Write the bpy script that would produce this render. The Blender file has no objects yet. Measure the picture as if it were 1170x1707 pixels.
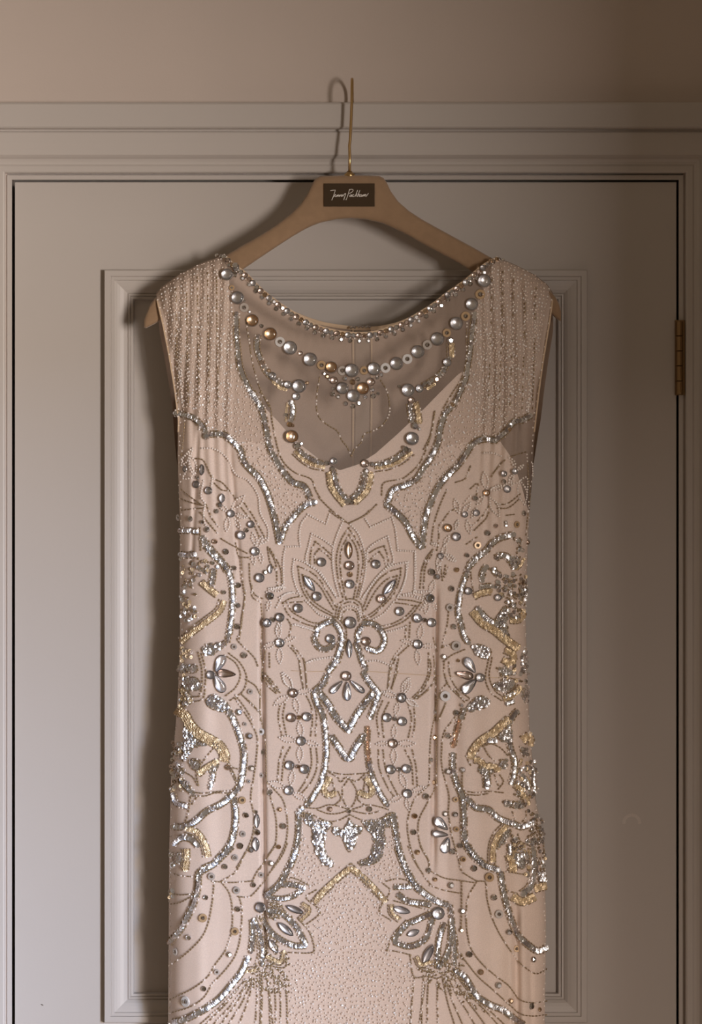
import bpy, math, random
import numpy as np
from mathutils import Vector, Matrix

random.seed(7)
rng = np.random.default_rng(7)
C = bpy.context.scene.collection
sc = bpy.context.scene

# ------------------------------------------------------------------ camera
FPX = 3143.0          # focal length in photo pixels
CAMD = 2.2            # camera to door face
CAMZ = 1.6
cam_d = bpy.data.cameras.new('camera')
cam_d.sensor_fit = 'VERTICAL'
cam_d.sensor_height = 36.0
cam_d.lens = 36.0 * FPX / 1707.0
cam = bpy.data.objects.new('camera', cam_d)
cam.location = (0, -CAMD, CAMZ)
cam.rotation_euler = (math.radians(90), 0, 0)
C.objects.link(cam)
sc.camera = cam

# ------------------------------------------------------------------ light
w = bpy.data.worlds.new('room_glow'); sc.world = w; w.use_nodes = True
bgn = w.node_tree.nodes['Background']
bgn.inputs['Color'].default_value = (1.0, 0.76, 0.53, 1)
bgn.inputs['Strength'].default_value = 0.175
WIN = Vector((3.62, -5.6, 1.05))
def add_area_light(name, loc, sx, sy, power, col):
    ld = bpy.data.lights.new(name, 'AREA')
    ld.shape = 'RECTANGLE'; ld.size = sx; ld.size_y = sy
    ld.energy = power; ld.color = col
    lo = bpy.data.objects.new(name, ld); C.objects.link(lo)
    lo.location = loc
    lo.rotation_euler = (Vector((0, 0, 1.5)) - Vector(loc)).to_track_quat('-Z', 'Y').to_euler()
# window off to the right, shining through the opening in the added wall
add_area_light('window_daylight', WIN, 1.5, 1.5, 470, (1.0, 0.90, 0.83))
# open sky above it, which only the lower part of the door can see under the header of that wall
add_area_light('window_skylight', (3.78, -5.6, 2.5), 1.1, 1.0, 500, (0.40, 0.62, 1.0))
add_area_light('added_warm_fill', (2.62, -5.6, 2.5), 0.8, 1.0, 100, (1.0, 0.84, 0.74))  # added warm fill that lifts the lower right of the door
sc.view_settings.view_transform = 'Standard'
sc.view_settings.look = 'None'
sc.view_settings.exposure = 0.0
sc.view_settings.gamma = 1.0
sc.view_settings.use_curve_mapping = False

# ------------------------------------------------------------------ helpers
def W(px, py, y=0.0):
    k = (CAMD + y) / FPX
    return ((px - 585.0) * k, y, CAMZ + (853.5 - py) * k)

def Wn(px, py, y):
    k = (CAMD + y) / FPX
    return np.stack([(px - 585.0) * k, y, CAMZ + (853.5 - py) * k], -1)

def mat(name, base, rough=0.5, metal=0.0, spec=0.5, noise=0.0, nscale=40, bump=0.0, bscale=300, coat=0.0, sheen=0.0):
    m = bpy.data.materials.new(name); m.use_nodes = True
    nt = m.node_tree; b = nt.nodes['Principled BSDF']
    b.inputs['Base Color'].default_value = (*base, 1)
    b.inputs['Roughness'].default_value = rough
    b.inputs['Metallic'].default_value = metal
    b.inputs['Specular IOR Level'].default_value = spec
    if coat: b.inputs['Coat Weight'].default_value = coat
    if sheen: b.inputs['Sheen Weight'].default_value = sheen
    if noise or bump:
        tc = nt.nodes.new('ShaderNodeTexCoord')
    if noise:
        n = nt.nodes.new('ShaderNodeTexNoise'); n.inputs['Scale'].default_value = nscale; n.inputs['Detail'].default_value = 4
        nt.links.new(tc.outputs['Object'], n.inputs['Vector'])
        r = nt.nodes.new('ShaderNodeValToRGB')
        r.color_ramp.elements[0].position = 0.3; r.color_ramp.elements[1].position = 0.7
        r.color_ramp.elements[0].color = (*[c * (1 - noise) for c in base], 1)
        r.color_ramp.elements[1].color = (*[min(1, c * (1 + noise)) for c in base], 1)
        nt.links.new(n.outputs['Fac'], r.inputs['Fac']); nt.links.new(r.outputs['Color'], b.inputs['Base Color'])
    if bump:
        n2 = nt.nodes.new('ShaderNodeTexNoise'); n2.inputs['Scale'].default_value = bscale; n2.inputs['Detail'].default_value = 3
        nt.links.new(tc.outputs['Object'], n2.inputs['Vector'])
        bp = nt.nodes.new('ShaderNodeBump'); bp.inputs['Strength'].default_value = bump; bp.inputs['Distance'].default_value = 0.001
        nt.links.new(n2.outputs['Fac'], bp.inputs['Height']); nt.links.new(bp.outputs['Normal'], b.inputs['Normal'])
    return m

PAINT = (0.50, 0.455, 0.42)
M = {}
M['wall'] = mat('wall_paint', (0.56, 0.475, 0.42), 0.75, noise=0.02, nscale=6, bump=0.12, bscale=420)
M['trim'] = mat('trim_paint', PAINT, 0.42, noise=0.015, nscale=8, bump=0.05, bscale=260)
M['door'] = mat('door_paint', PAINT, 0.42, noise=0.015, nscale=5, bump=0.06, bscale=260)
M['blocking_wall'] = mat('blocking_wall_paint', (0.42, 0.36, 0.31), 0.8)
M['floor'] = mat('oak_floor', (0.50, 0.36, 0.23), 0.5, noise=0.2, nscale=9)
M['brass'] = mat('brass', (0.55, 0.37, 0.17), 0.28, 1.0)
M['hinge'] = mat('aged_brass', (0.30, 0.19, 0.095), 0.33, 1.0)
M['velvet'] = mat('tan_velvet', (0.30, 0.19, 0.108), 0.85, noise=0.06, nscale=120, bump=0.15, bscale=900, sheen=0.3)
M['plate'] = mat('bronze_plate', (0.10, 0.068, 0.042), 0.25, 0.7)
M['letter'] = mat('silver_letter', (0.85, 0.80, 0.75), 0.5, 0.0)
M['lining'] = mat('blush_lining', (0.86, 0.725, 0.635), 0.55, noise=0.02, nscale=30, sheen=0.2)
M['back'] = mat('tan_net', (0.42, 0.315, 0.245), 0.7, noise=0.03, nscale=200)
M['placket'] = mat('placket_tape', (0.36, 0.285, 0.225), 0.7)
M['binding'] = mat('silk_binding', (0.62, 0.46, 0.31), 0.5)
M['pearl'] = mat('pearl_bead', (0.95, 0.86, 0.79), 0.22, 0.0, 0.8)
M['crystal'] = mat('crystal_bead', (0.97, 0.93, 0.91), 0.15, 0.0, 1.0)
M['blush_bead'] = mat('blush_bead', (0.86, 0.71, 0.61), 0.3, 0.0, 0.6)
M['bronze'] = mat('bronze_bead', (0.34, 0.245, 0.14), 0.34, 0.35, 0.6)
M['silver'] = mat('silver_sequin', (0.88, 0.87, 0.88), 0.23, 0.94)
M['gold'] = mat('gold_sequin', (0.80, 0.63, 0.40), 0.42, 0.35)
M['copper'] = mat('copper_sequin', (0.78, 0.52, 0.36), 0.3, 0.7)
M['strass'] = mat('strass', (0.84, 0.83, 0.84), 0.14, 1.0)
M['strass_pink'] = mat('strass_pink', (0.80, 0.66, 0.58), 0.14, 1.0)
M['strass_amber'] = mat('strass_amber', (0.72, 0.54, 0.37), 0.14, 1.0)
M['strass_dark'] = mat('strass_dark', (0.60, 0.58, 0.57), 0.14, 1.0)
M['foil'] = mat('silver_foil', (0.90, 0.90, 0.93), 0.27, 1.0)
M['foil_amber'] = mat('amber_foil', (0.84, 0.64, 0.46), 0.27, 1.0)
M['foil_pink'] = mat('pink_foil', (0.86, 0.74, 0.68), 0.27, 1.0)
M['foil_grey'] = mat('grey_foil', (0.66, 0.64, 0.65), 0.42, 1.0)
M['rim'] = mat('stone_rim', (0.50, 0.46, 0.43), 0.35, 0.9)
M['washer'] = mat('white_washer', (0.82, 0.80, 0.79), 0.25, 0.2, 0.7)
M['washer_grey'] = mat('grey_washer', (0.55, 0.49, 0.44), 0.25, 0.2, 0.7)
M['washer_amber'] = mat('amber_washer', (0.58, 0.40, 0.23), 0.25, 0.2, 0.7)
g = bpy.data.materials.new('clear_dome'); g.use_nodes = True
gt = g.node_tree; gt.nodes.remove(gt.nodes['Principled BSDF'])
g1 = gt.nodes.new('ShaderNodeBsdfTransparent'); g2 = gt.nodes.new('ShaderNodeBsdfGlossy'); g2.inputs['Roughness'].default_value = 0.08
g3 = gt.nodes.new('ShaderNodeFresnel'); g3.inputs['IOR'].default_value = 1.5; g4 = gt.nodes.new('ShaderNodeMixShader')
g1.inputs['Color'].default_value = (0.97, 0.96, 0.95, 1)
gt.links.new(g3.outputs[0], g4.inputs[0]); gt.links.new(g1.outputs[0], g4.inputs[1]); gt.links.new(g2.outputs[0], g4.inputs[2])
gt.links.new(g4.outputs[0], gt.nodes['Material Output'].inputs['Surface'])
M['glass'] = g
def sheer(name, col, cover):
    m = bpy.data.materials.new(name); m.use_nodes = True
    nt = m.node_tree; b = nt.nodes['Principled BSDF']
    b.inputs['Base Color'].default_value = (*col, 1); b.inputs['Roughness'].default_value = 0.6
    tr = nt.nodes.new('ShaderNodeBsdfTransparent'); mx = nt.nodes.new('ShaderNodeMixShader')
    n = nt.nodes.new('ShaderNodeTexNoise'); n.inputs['Scale'].default_value = 900; n.inputs['Detail'].default_value = 2
    tc = nt.nodes.new('ShaderNodeTexCoord'); nt.links.new(tc.outputs['Object'], n.inputs['Vector'])
    mr = nt.nodes.new('ShaderNodeMapRange'); mr.inputs['To Min'].default_value = cover - 0.12; mr.inputs['To Max'].default_value = cover + 0.12
    nt.links.new(n.outputs['Fac'], mr.inputs['Value']); nt.links.new(mr.outputs['Result'], mx.inputs['Fac'])
    nt.links.new(tr.outputs['BSDF'], mx.inputs[1]); nt.links.new(b.outputs['BSDF'], mx.inputs[2])
    nt.links.new(mx.outputs['Shader'], nt.nodes['Material Output'].inputs['Surface'])
    return m
M['sheer'] = sheer('blush_sheer_net', (0.78, 0.63, 0.53), 0.27)

def mesh_obj(name, verts, faces, m, parent=None, smooth=False, mats=None, midx=None):
    me = bpy.data.meshes.new(name)
    me.from_pydata([tuple(map(float, v)) for v in verts], [], faces)
    for mm in (mats or [m]): me.materials.append(mm)
    if midx is not None: me.polygons.foreach_set('material_index', midx)
    if smooth: me.polygons.foreach_set('use_smooth', [True] * len(me.polygons))
    me.update()
    o = bpy.data.objects.new(name, me); C.objects.link(o)
    if parent is not None: o.parent = parent
    return o

def tag(o, label=None, cat=None, group=None, kind=None):
    if label: o['label'] = label
    if cat: o['category'] = cat
    if group: o['group'] = group
    if kind: o['kind'] = kind
    return o

def empty(name, loc=(0, 0, 0)):
    o = bpy.data.objects.new(name, None); C.objects.link(o); o.location = loc
    o.empty_display_size = 0.05
    return o

def place(o, parent):
    """parent o under an empty, keeping world coordinates"""
    o.parent = parent
    o.matrix_parent_inverse = Matrix.Translation(-Vector(parent.location))
    return o

def boxes(bl):
    V, F = [], []
    for (x0, x1, y0, y1, z0, z1) in bl:
        b = len(V)
        V += [(x, y, z) for z in (z0, z1) for y in (y0, y1) for x in (x0, x1)]
        F += [[b + i for i in q] for q in ((0, 2, 3, 1), (4, 5, 7, 6), (0, 1, 5, 4), (2, 6, 7, 3), (0, 4, 6, 2), (1, 3, 7, 5))]
    return V, F

def tube(path, r, seg=10, cap=True):
    P = [Vector(p) for p in path]; n = len(P)
    rr = r if isinstance(r, (list, tuple)) else [r] * n
    V, F = [], []
    t0 = (P[1] - P[0]).normalized()
    u = t0.orthogonal().normalized()
    for i in range(n):
        t = (P[min(i + 1, n - 1)] - P[max(i - 1, 0)]).normalized()
        u = (u - t * u.dot(t)).normalized(); v = t.cross(u)
        for k in range(seg):
            a = 2 * math.pi * k / seg
            V.append(P[i] + (u * math.cos(a) + v * math.sin(a)) * rr[i])
    for i in range(n - 1):
        for k in range(seg):
            F.append([i * seg + k, i * seg + (k + 1) % seg, (i + 1) * seg + (k + 1) % seg, (i + 1) * seg + k])
    if cap:
        F.append(list(range(seg))[::-1]); F.append([(n - 1) * seg + k for k in range(seg)])
    return V, F

def catmull(pts, step):
    """resample a polyline (numpy Nxk) smoothly at equal steps (first two columns are px)"""
    P = np.array(pts, float)
    if len(P) == 2:
        out = P
    else:
        Q = np.vstack([2 * P[0] - P[1], P, 2 * P[-1] - P[-2]])
        out = []
        for i in range(1, len(Q) - 2):
            t = np.linspace(0, 1, 14, endpoint=False)[:, None]
            a, b, c, d = Q[i - 1], Q[i], Q[i + 1], Q[i + 2]
            s = 0.5 * (2 * b + (c - a) * t + (2 * a - 5 * b + 4 * c - d) * t ** 2 + (3 * b - a - 3 * c + d) * t ** 3)
            if P.shape[1] > 2: s[:, 2:] = b[2:] + (c[2:] - b[2:]) * t
            out.append(s)
        out = np.vstack(out + [P[-1:]])
    L = np.concatenate([[0], np.cumsum(np.hypot(*np.diff(out[:, :2], axis=0).T))])
    if L[-1] < 1e-6: return out[:1]
    n = max(2, int(round(L[-1] / step)) + 1)
    q = np.linspace(0, L[-1], n)
    return np.stack([np.interp(q, L, out[:, k]) for k in range(out.shape[1])], 1)

# ------------------------------------------------------------------ room
V, F = boxes([(-2.2, 1.21, -7, 0.12, -0.05, 0.0)])
tag(mesh_obj('floor', V, F, M['floor']), kind='structure')
X0 = W(-60, 0)[0]; X1 = W(1215, 0)[0]; ZT = W(0, 235)[2]
xl = W(12, 0)[0]; xr = W(1139, 0)[0]
V, F = boxes([(-2.2, xl, 0.0, 0.12, 0, 2.75), (xr, 1.21, 0.0, 0.12, 0, 2.75), (xl, xr, 0.0, 0.12, ZT, 2.75)])
tag(mesh_obj('wall_back', V, F, M['wall']), kind='structure')
V, F = boxes([(1.21, 1.33, -2.0, 0.12, 0, 2.75), (1.21, 1.33, -3.3, -2.0, 1.88, 2.75), (1.21, 1.33, -7.0, -3.3, 0, 2.75)])  # unseen wall added to block light from the door's right and upper parts
tag(mesh_obj('light_blocking_wall', V, F, M['blocking_wall']), kind='structure')

# door casing, swept profile with mitred corners (offset in px outward from the opening, y)
casing = [(0, 0.045), (0, -0.001), (1, -0.002), (8, -0.002), (9, 0.003), (10.6, 0.003), (11, -0.006), (12.5, -0.0095), (15, -0.0105), (23, -0.0105),
          (26, -0.0092), (30, -0.0098), (35, -0.0118), (39, -0.0155), (42, -0.0178), (50, -0.0192), (62, -0.0202), (78, -0.0212), (80.5, -0.0205),
          (81.5, -0.0185), (84, -0.0185), (86, -0.0255), (89, -0.0280), (126, -0.0280), (129, -0.0265), (129.5, 0.0)]
OL, OR_, OT = 20.0, 1131.0, 300.0
def casing_side(name, side):
    V, F = [], []
    for (d, y) in casing:
        xo = {'l': OL - d, 'r': OR_ + d}.get(side)
        if side == 't':
            V += [W(OL - d, OT - d, y), W(OR_ + d, OT - d, y)]
        else:
            top = W(xo, OT - d, y); V += [top, (top[0], y, 0.0)]
    for i in range(len(casing) - 1):
        q = [2 * i, 2 * i + 1, 2 * i + 3, 2 * i + 2]
        F.append(q if side in 'tl' else q[::-1])
    if side == 't': F = [f[::-1] for f in F]
    o = mesh_obj(name, V, F, M['trim'])
    tag(o, kind='structure'); return o
casing_side('trim_1', 't'); casing_side('trim_2', 'l'); casing_side('trim_3', 'r')
# door stop behind the gap
a = W(OL, OT, 0.044); b = W(OR_, OT, 0.044)
V, F = boxes([(a[0] - 0.02, b[0] + 0.02, 0.045, 0.06, 0, a[2] + 0.02)])
tag(mesh_obj('trim_4', V, F, M['trim']), kind='structure')

# ------------------------------------------------------------------ door
door = empty('door_1', (0, 0, 0)); tag(door, kind='structure')
dl = W(25, 0)[0]; dr = W(1127, 0)[0]; dt = W(0, 304)[2]
PL, PR, PT, PB = 173.5, 979.0, 450.0, 1705.0
pl, pr, pt, pb = W(PL + 6, 0)[0], W(PR - 6, 0)[0], W(0, PT + 6)[2], W(0, PB - 6)[2]
V, F = boxes([(dl, pl, 0, 0.04, 0.006, dt), (pr, dr, 0, 0.04, 0.006, dt)])
bev = 0.0012
def slab(name, x0, x1, z0, z1):
    V, F = boxes([(x0, x1, 0, 0.04, z0, z1)])
    return mesh_obj(name, V, F, M['door'], door)
o = slab('stile', dl, pl, 0.006, dt); slab('stile', pr, dr, 0.006, dt)
slab('rail', pl, pr, pt, dt); slab('rail', pl, pr, 0.006, pb)
V, F = boxes([(pl - 0.0, pr + 0.0, 0.0050, 0.03, pb, pt)])
mesh_obj('door_panel', V, F, M['door'], door)
mould = [(0, 0.002), (0, -0.0085), (1.2, -0.0100), (10, -0.0100), (11.2, -0.0084), (12.2, -0.0088), (16.5, -0.0088), (17.6, -0.0072), (22, -0.0068), (27, -0.0060),
         (33, -0.0046), (38, -0.0024), (39.5, -0.0012), (40.3, -0.0026), (42.5, -0.0028), (44.2, -0.0006), (45, -0.0014), (48, -0.0012), (50, 0.0016), (51, 0.0055)]
def moulding(side):
    V, F = [], []
    for (d, y) in mould:
        c = {'t': ((PL + d, PT + d), (PR - d, PT + d)), 'b': ((PR - d, PB - d), (PL + d, PB - d)),
             'l': ((PL + d, PB - d), (PL + d, PT + d)), 'r': ((PR - d, PT + d), (PR - d, PB - d))}[side]
        V += [W(*c[0], y), W(*c[1], y)]
    for i in range(len(mould) - 1):
        F.append([2 * i, 2 * i + 2, 2 * i + 3, 2 * i + 1])
    mesh_obj('panel_moulding', V, F, M['door'], door)
for s in 'tblr': moulding(s)

# pale crescent scuff on the hinge stile and a nick near the latch stile, as wear in the paint
nt = M['door'].node_tree; N = nt.nodes; bs = N['Principled BSDF']
src = bs.inputs['Base Color'].links[0].from_socket
tc = N.new('ShaderNodeTexCoord')
def mth(op, a, b=None):
    n = N.new('ShaderNodeMath'); n.operation = op
    for i, v in enumerate((a, b)):
        if v is None: continue
        if isinstance(v, (int, float)): n.inputs[i].default_value = v
        else: nt.links.new(v, n.inputs[i])
    return n.outputs[0]
sx = N.new('ShaderNodeSeparateXYZ'); nt.links.new(tc.outputs['Object'], sx.inputs[0])
mx_, _, mz_ = W(1053, 1372)
dx = mth('SUBTRACT', sx.outputs['X'], mx_); dz = mth('SUBTRACT', sx.outputs['Z'], mz_)
rr_ = mth('SQRT', mth('ADD', mth('MULTIPLY', dx, dx), mth('MULTIPLY', dz, dz)))
band = mth('LESS_THAN', mth('ABSOLUTE', mth('SUBTRACT', rr_, 0.0092)), 0.0018)
up = mth('GREATER_THAN', dz, -0.001)
nn = N.new('ShaderNodeTexNoise'); nn.inputs['Scale'].default_value = 600; nt.links.new(tc.outputs['Object'], nn.inputs['Vector'])
mask = mth('MULTIPLY', mth('MULTIPLY', band, up), mth('MULTIPLY', nn.outputs['Fac'], 0.5))
mix = N.new('ShaderNodeMix'); mix.data_type = 'RGBA'
nt.links.new(mask, mix.inputs['Factor']); nt.links.new(src, mix.inputs['A']); mix.inputs['B'].default_value = (0.80, 0.72, 0.66, 1)
nx_, _, nz_ = W(70, 1675)
dx2 = mth('MULTIPLY', mth('SUBTRACT', sx.outputs['X'], nx_), 0.45); dz2 = mth('ADD', mth('SUBTRACT', sx.outputs['Z'], nz_), mth('MULTIPLY', mth('SUBTRACT', sx.outputs['X'], nx_), 0.35))
r2 = mth('LESS_THAN', mth('ADD', mth('ABSOLUTE', dx2), mth('ABSOLUTE', dz2)), 0.0009)
mix2 = N.new('ShaderNodeMix'); mix2.data_type = 'RGBA'
nt.links.new(r2, mix2.inputs['Factor']); nt.links.new(mix.outputs['Result'], mix2.inputs['A']); mix2.inputs['B'].default_value = (0.12, 0.09, 0.07, 1)
nt.links.new(mix2.outputs['Result'], bs.inputs['Base Color'])

# hinge (part of the door): leaf and five knuckles
hx, _, _ = W(1132, 0, -0.004)
hinge = empty('hinge', (0, 0, 0)); hinge.parent = door
tag(hinge, 'aged brass butt hinge with five knuckles')
V, F = boxes([(W(1124.5, 0)[0], W(1141, 0)[0], -0.0032, 0.001, W(0, 659)[2], W(0, 534)[2])])
mesh_obj('hinge_leaf', V, F, M['hinge'], hinge)
kz = [535.2, 560.4, 585.4, 610.2, 635.5, 658]
for i in range(5):
    z1 = W(0, kz[i] + 0.5, -0.006)[2]; z0 = W(0, kz[i + 1] - 0.5, -0.006)[2]
    V, F = tube([(hx, -0.0055, z0), (hx, -0.0055, z0 + 0.0003), (hx, -0.0055, z1 - 0.0003), (hx, -0.0055, z1)], [0.0040, 0.0044, 0.0044, 0.0040], 16)
    mesh_obj('hinge_knuckle', V, F, M['hinge'], hinge, smooth=False)

# ------------------------------------------------------------------ hanger
HY = -0.046
hb = W(583, 420, HY)
hanger = empty('coat_hanger', hb)
tag(hanger, 'tan velvet coat hanger with brass hook and dark name plate hung on the door trim', 'hanger')
st = [(240, 534, 546, 0.0100), (244, 522, 547, 0.0118), (250, 508, 544, 0.0118), (258, 497, 540, 0.0118), (272, 488, 532, 0.0118), (300, 470, 519, 0.0118), (335, 451, 497, 0.0118), (372, 428, 472, 0.0118),
      (400, 411, 453, 0.0118), (432, 393, 431, 0.0118), (462, 374, 411, 0.0110), (485, 356, 396, 0.0102), (502, 339, 386, 0.0098), (513, 322, 380, 0.0096), (521, 305, 376.5, 0.0094), (526, 297.5, 374.5, 0.0093), (534, 293.5, 371.5, 0.0092),
      (560, 292.5, 366, 0.0092), (585, 292, 364, 0.0092), (610, 292.2, 366, 0.0092), (632, 293, 371, 0.0092), (639, 296.5, 373, 0.0093), (644, 303, 375.5, 0.0094), (651, 318, 378.5, 0.0096), (663, 335, 384, 0.0098),
      (681, 351, 393, 0.0102), (704, 366, 406.5, 0.0110), (735, 383, 423, 0.0118), (768, 401, 441, 0.0118), (797, 417, 460, 0.0118), (835, 439, 478, 0.0118), (872, 459, 499, 0.0118), (900, 474, 513, 0.0118),
      (917, 485, 522, 0.0118), (926, 495, 530, 0.0118), (931, 505, 534, 0.0118), (935, 518, 536, 0.0100)]
V, F = [], []
SEC = 20
for (x, yu, yl, hd) in st:
    for k in range(SEC):
        a = 2 * math.pi * k / SEC
        c, s = math.cos(a), math.sin(a)
        e = 0.42
        cy = math.copysign(abs(c) ** e, c); sz = math.copysign(abs(s) ** e, s)
        yy = HY + hd * cy * (0.999)
        V.append(W(x, (yu + yl) / 2 - sz * (yl - yu) / 2, yy))
n = len(st)
for i in range(n - 1):
    for k in range(SEC):
        F.append([i * SEC + k, (i + 1) * SEC + k, (i + 1) * SEC + (k + 1) % SEC, i * SEC + (k + 1) % SEC])
F.append(list(range(SEC))); F.append([(n - 1) * SEC + k for k in range(SEC)][::-1])
place(mesh_obj('hanger_body', V, F, M['velvet'], smooth=True), hanger)
# collar and hook
c0 = W(582.5, 293, HY)
V, F = tube([(c0[0], HY, c0[2] - 0.002), (c0[0], HY, c0[2] + 0.0015), (c0[0], HY, c0[2] + 0.003), (c0[0], HY, c0[2] + 0.005)], [0.0066, 0.0062, 0.0040, 0.0030], 16)
place(mesh_obj('collar', V, F, M['brass'], smooth=True), hanger)
arch_top = W(585, 171, -0.027)[2]
pts = [W(582.5, 290, HY), W(583, 262, HY), W(582.4, 243, HY), W(583.6, 233, HY), W(585.2, 200, HY), W(586.4, 170, HY)]
rc = 0.0165; yc = HY + rc; zc = arch_top + 0.0095; xc = W(586.6, 150, HY)[0]
for k in range(0, 15):
    a = math.pi - math.pi * 1.02 * k / 14
    pts.append((xc + 0.0004 * k / 14, yc + rc * math.cos(a), zc + rc * math.sin(a)))
pts.append((xc + 0.0004, yc + rc - 0.0006, arch_top + 0.0018))
V, F = tube(pts, 0.0017, 12)
place(mesh_obj('hook', V, F, M['brass'], smooth=True), hanger)
# name plate with script lettering
py_ = HY - 0.0095
p0 = W(540, 344.5, py_); p1 = W(624.5, 306, py_)
V, F = boxes([(p0[0], p1[0], py_ - 0.0016, py_ + 0.002, p0[2], p1[2])])
plate = place(mesh_obj('name_plate', V, F, M['plate']), hanger)
m_ = plate.modifiers.new('b', 'BEVEL'); m_.width = 0.0004; m_.segments = 2
strokes = [
    [(298, 272), (330, 266), (382, 262)], [(378, 262), (366, 305), (346, 360), (322, 428), (330, 400), (350, 368)],
    [(350, 368), (372, 348), (384, 332), (374, 334), (370, 356), (382, 370), (400, 356)],
    [(400, 356), (412, 338), (404, 370), (424, 342), (434, 338), (428, 366), (440, 364)],
    [(440, 364), (454, 336), (446, 368), (468, 340), (478, 338), (472, 366), (486, 360)],
    [(486, 360), (498, 332), (492, 358), (506, 358), (524, 330), (548, 318), (536, 360), (514, 422)],
    [(612, 246), (596, 300), (574, 370), (552, 424)], [(600, 268), (630, 250), (662, 254), (668, 272), (640, 300), (606, 318)],
    [(640, 340), (622, 342), (610, 362), (622, 370), (642, 346), (650, 336), (640, 368), (656, 362)],
    [(684, 336), (668, 334), (656, 356), (668, 370), (690, 356)],
    [(742, 262), (722, 312), (698, 370)], [(734, 322), (712, 342), (722, 352), (736, 368), (744, 360)],
    [(778, 264), (760, 310), (738, 368), (756, 336), (772, 330), (764, 366), (778, 362)],
    [(806, 334), (788, 336), (778, 360), (792, 368), (810, 340), (802, 366), (816, 362)],
    [(816, 362), (832, 334), (822, 368), (844, 336), (854, 334), (844, 366), (866, 334), (878, 332), (868, 364), (884, 360), (918, 312)],
]
V, F = [], []
for s in strokes:
    s2 = catmull([(520 + a / 9.75, 290 + b / 9.75) for a, b in s], 0.5)
    path = [W(a, b, py_ - 0.0017) for a, b in s2]
    v, f = tube(path, 0.00034, 6)
    o_ = len(V); V += v; F += [[i + o_ for i in q] for q in f]
lt = mesh_obj('plate_lettering', V, F, M['letter'], smooth=True); lt.parent = plate; lt.matrix_parent_inverse = plate.matrix_parent_inverse.inverted() @ Matrix.Translation(-Vector(hanger.location)) if False else Matrix.Identity(4)
tag(lt, 'silver handwritten script lettering')

# ------------------------------------------------------------------ dress surface
Lpts = np.array([(440, 262), (490, 260), (505, 262), (530, 269), (590, 281), (650, 291), (700, 297), (760, 296), (820, 298), (880, 300), (960, 299), (1040, 300), (1090, 299), (1150, 297), (1220, 292), (1300, 285), (1380, 282.5), (1450, 281.5), (1550, 281), (1707, 280), (2600, 262)], float)
Rpts = np.array([(440, 919), (490, 922), (505, 921), (540, 916), (600, 906), (650, 899), (720, 891), (800, 887), (850, 883), (900, 880), (960, 878), (1030, 876), (1090, 878), (1150, 880), (1220, 883), (1270, 888), (1330, 892), (1380, 903), (1450, 907), (1520, 910), (1600, 909.5), (1707, 908), (2600, 930)], float)
SH = np.array([(200, 520), (258, 494), (270, 478), (300, 456), (335, 438), (375, 424), (440, 388), (525, 300), (583, 290), (640, 300), (700, 362), (770, 401), (828, 428), (862, 442), (892, 458), (912, 474), (924, 494), (980, 520)], float)
NECK = [(374, 424), (392, 441), (409, 454), (435, 480), (461, 501), (491, 521), (517, 536), (535, 544), (553, 549), (574, 552.5), (594, 554), (620, 553), (645, 546), (666, 538), (699, 520), (727, 502), (742, 489), (763, 475), (778, 464), (794, 450), (807, 440), (828, 428)]
NK = np.array(NECK, float)
def LL(py): return np.interp(py, Lpts[:, 0], Lpts[:, 1])
def RR(py): return np.interp(py, Rpts[:, 0], Rpts[:, 1])
def top_curve(px):
    s = np.interp(px, SH[:, 0], SH[:, 1]); nk = np.interp(px, NK[:, 0], NK[:, 1])
    return np.where((px > 374) & (px < 828), nk, s)
def sstep(x, a, b):
    t = np.clip((x - a) / (b - a), 0, 1); return t * t * (3 - 2 * t)
def roll(t): 
    t = np.clip(t, 0, 1); return np.sqrt(np.clip(1 - (1 - t) ** 2, 0, 1))
YS = [400, 500, 700, 1000, 1300, 1700, 2600]
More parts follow.
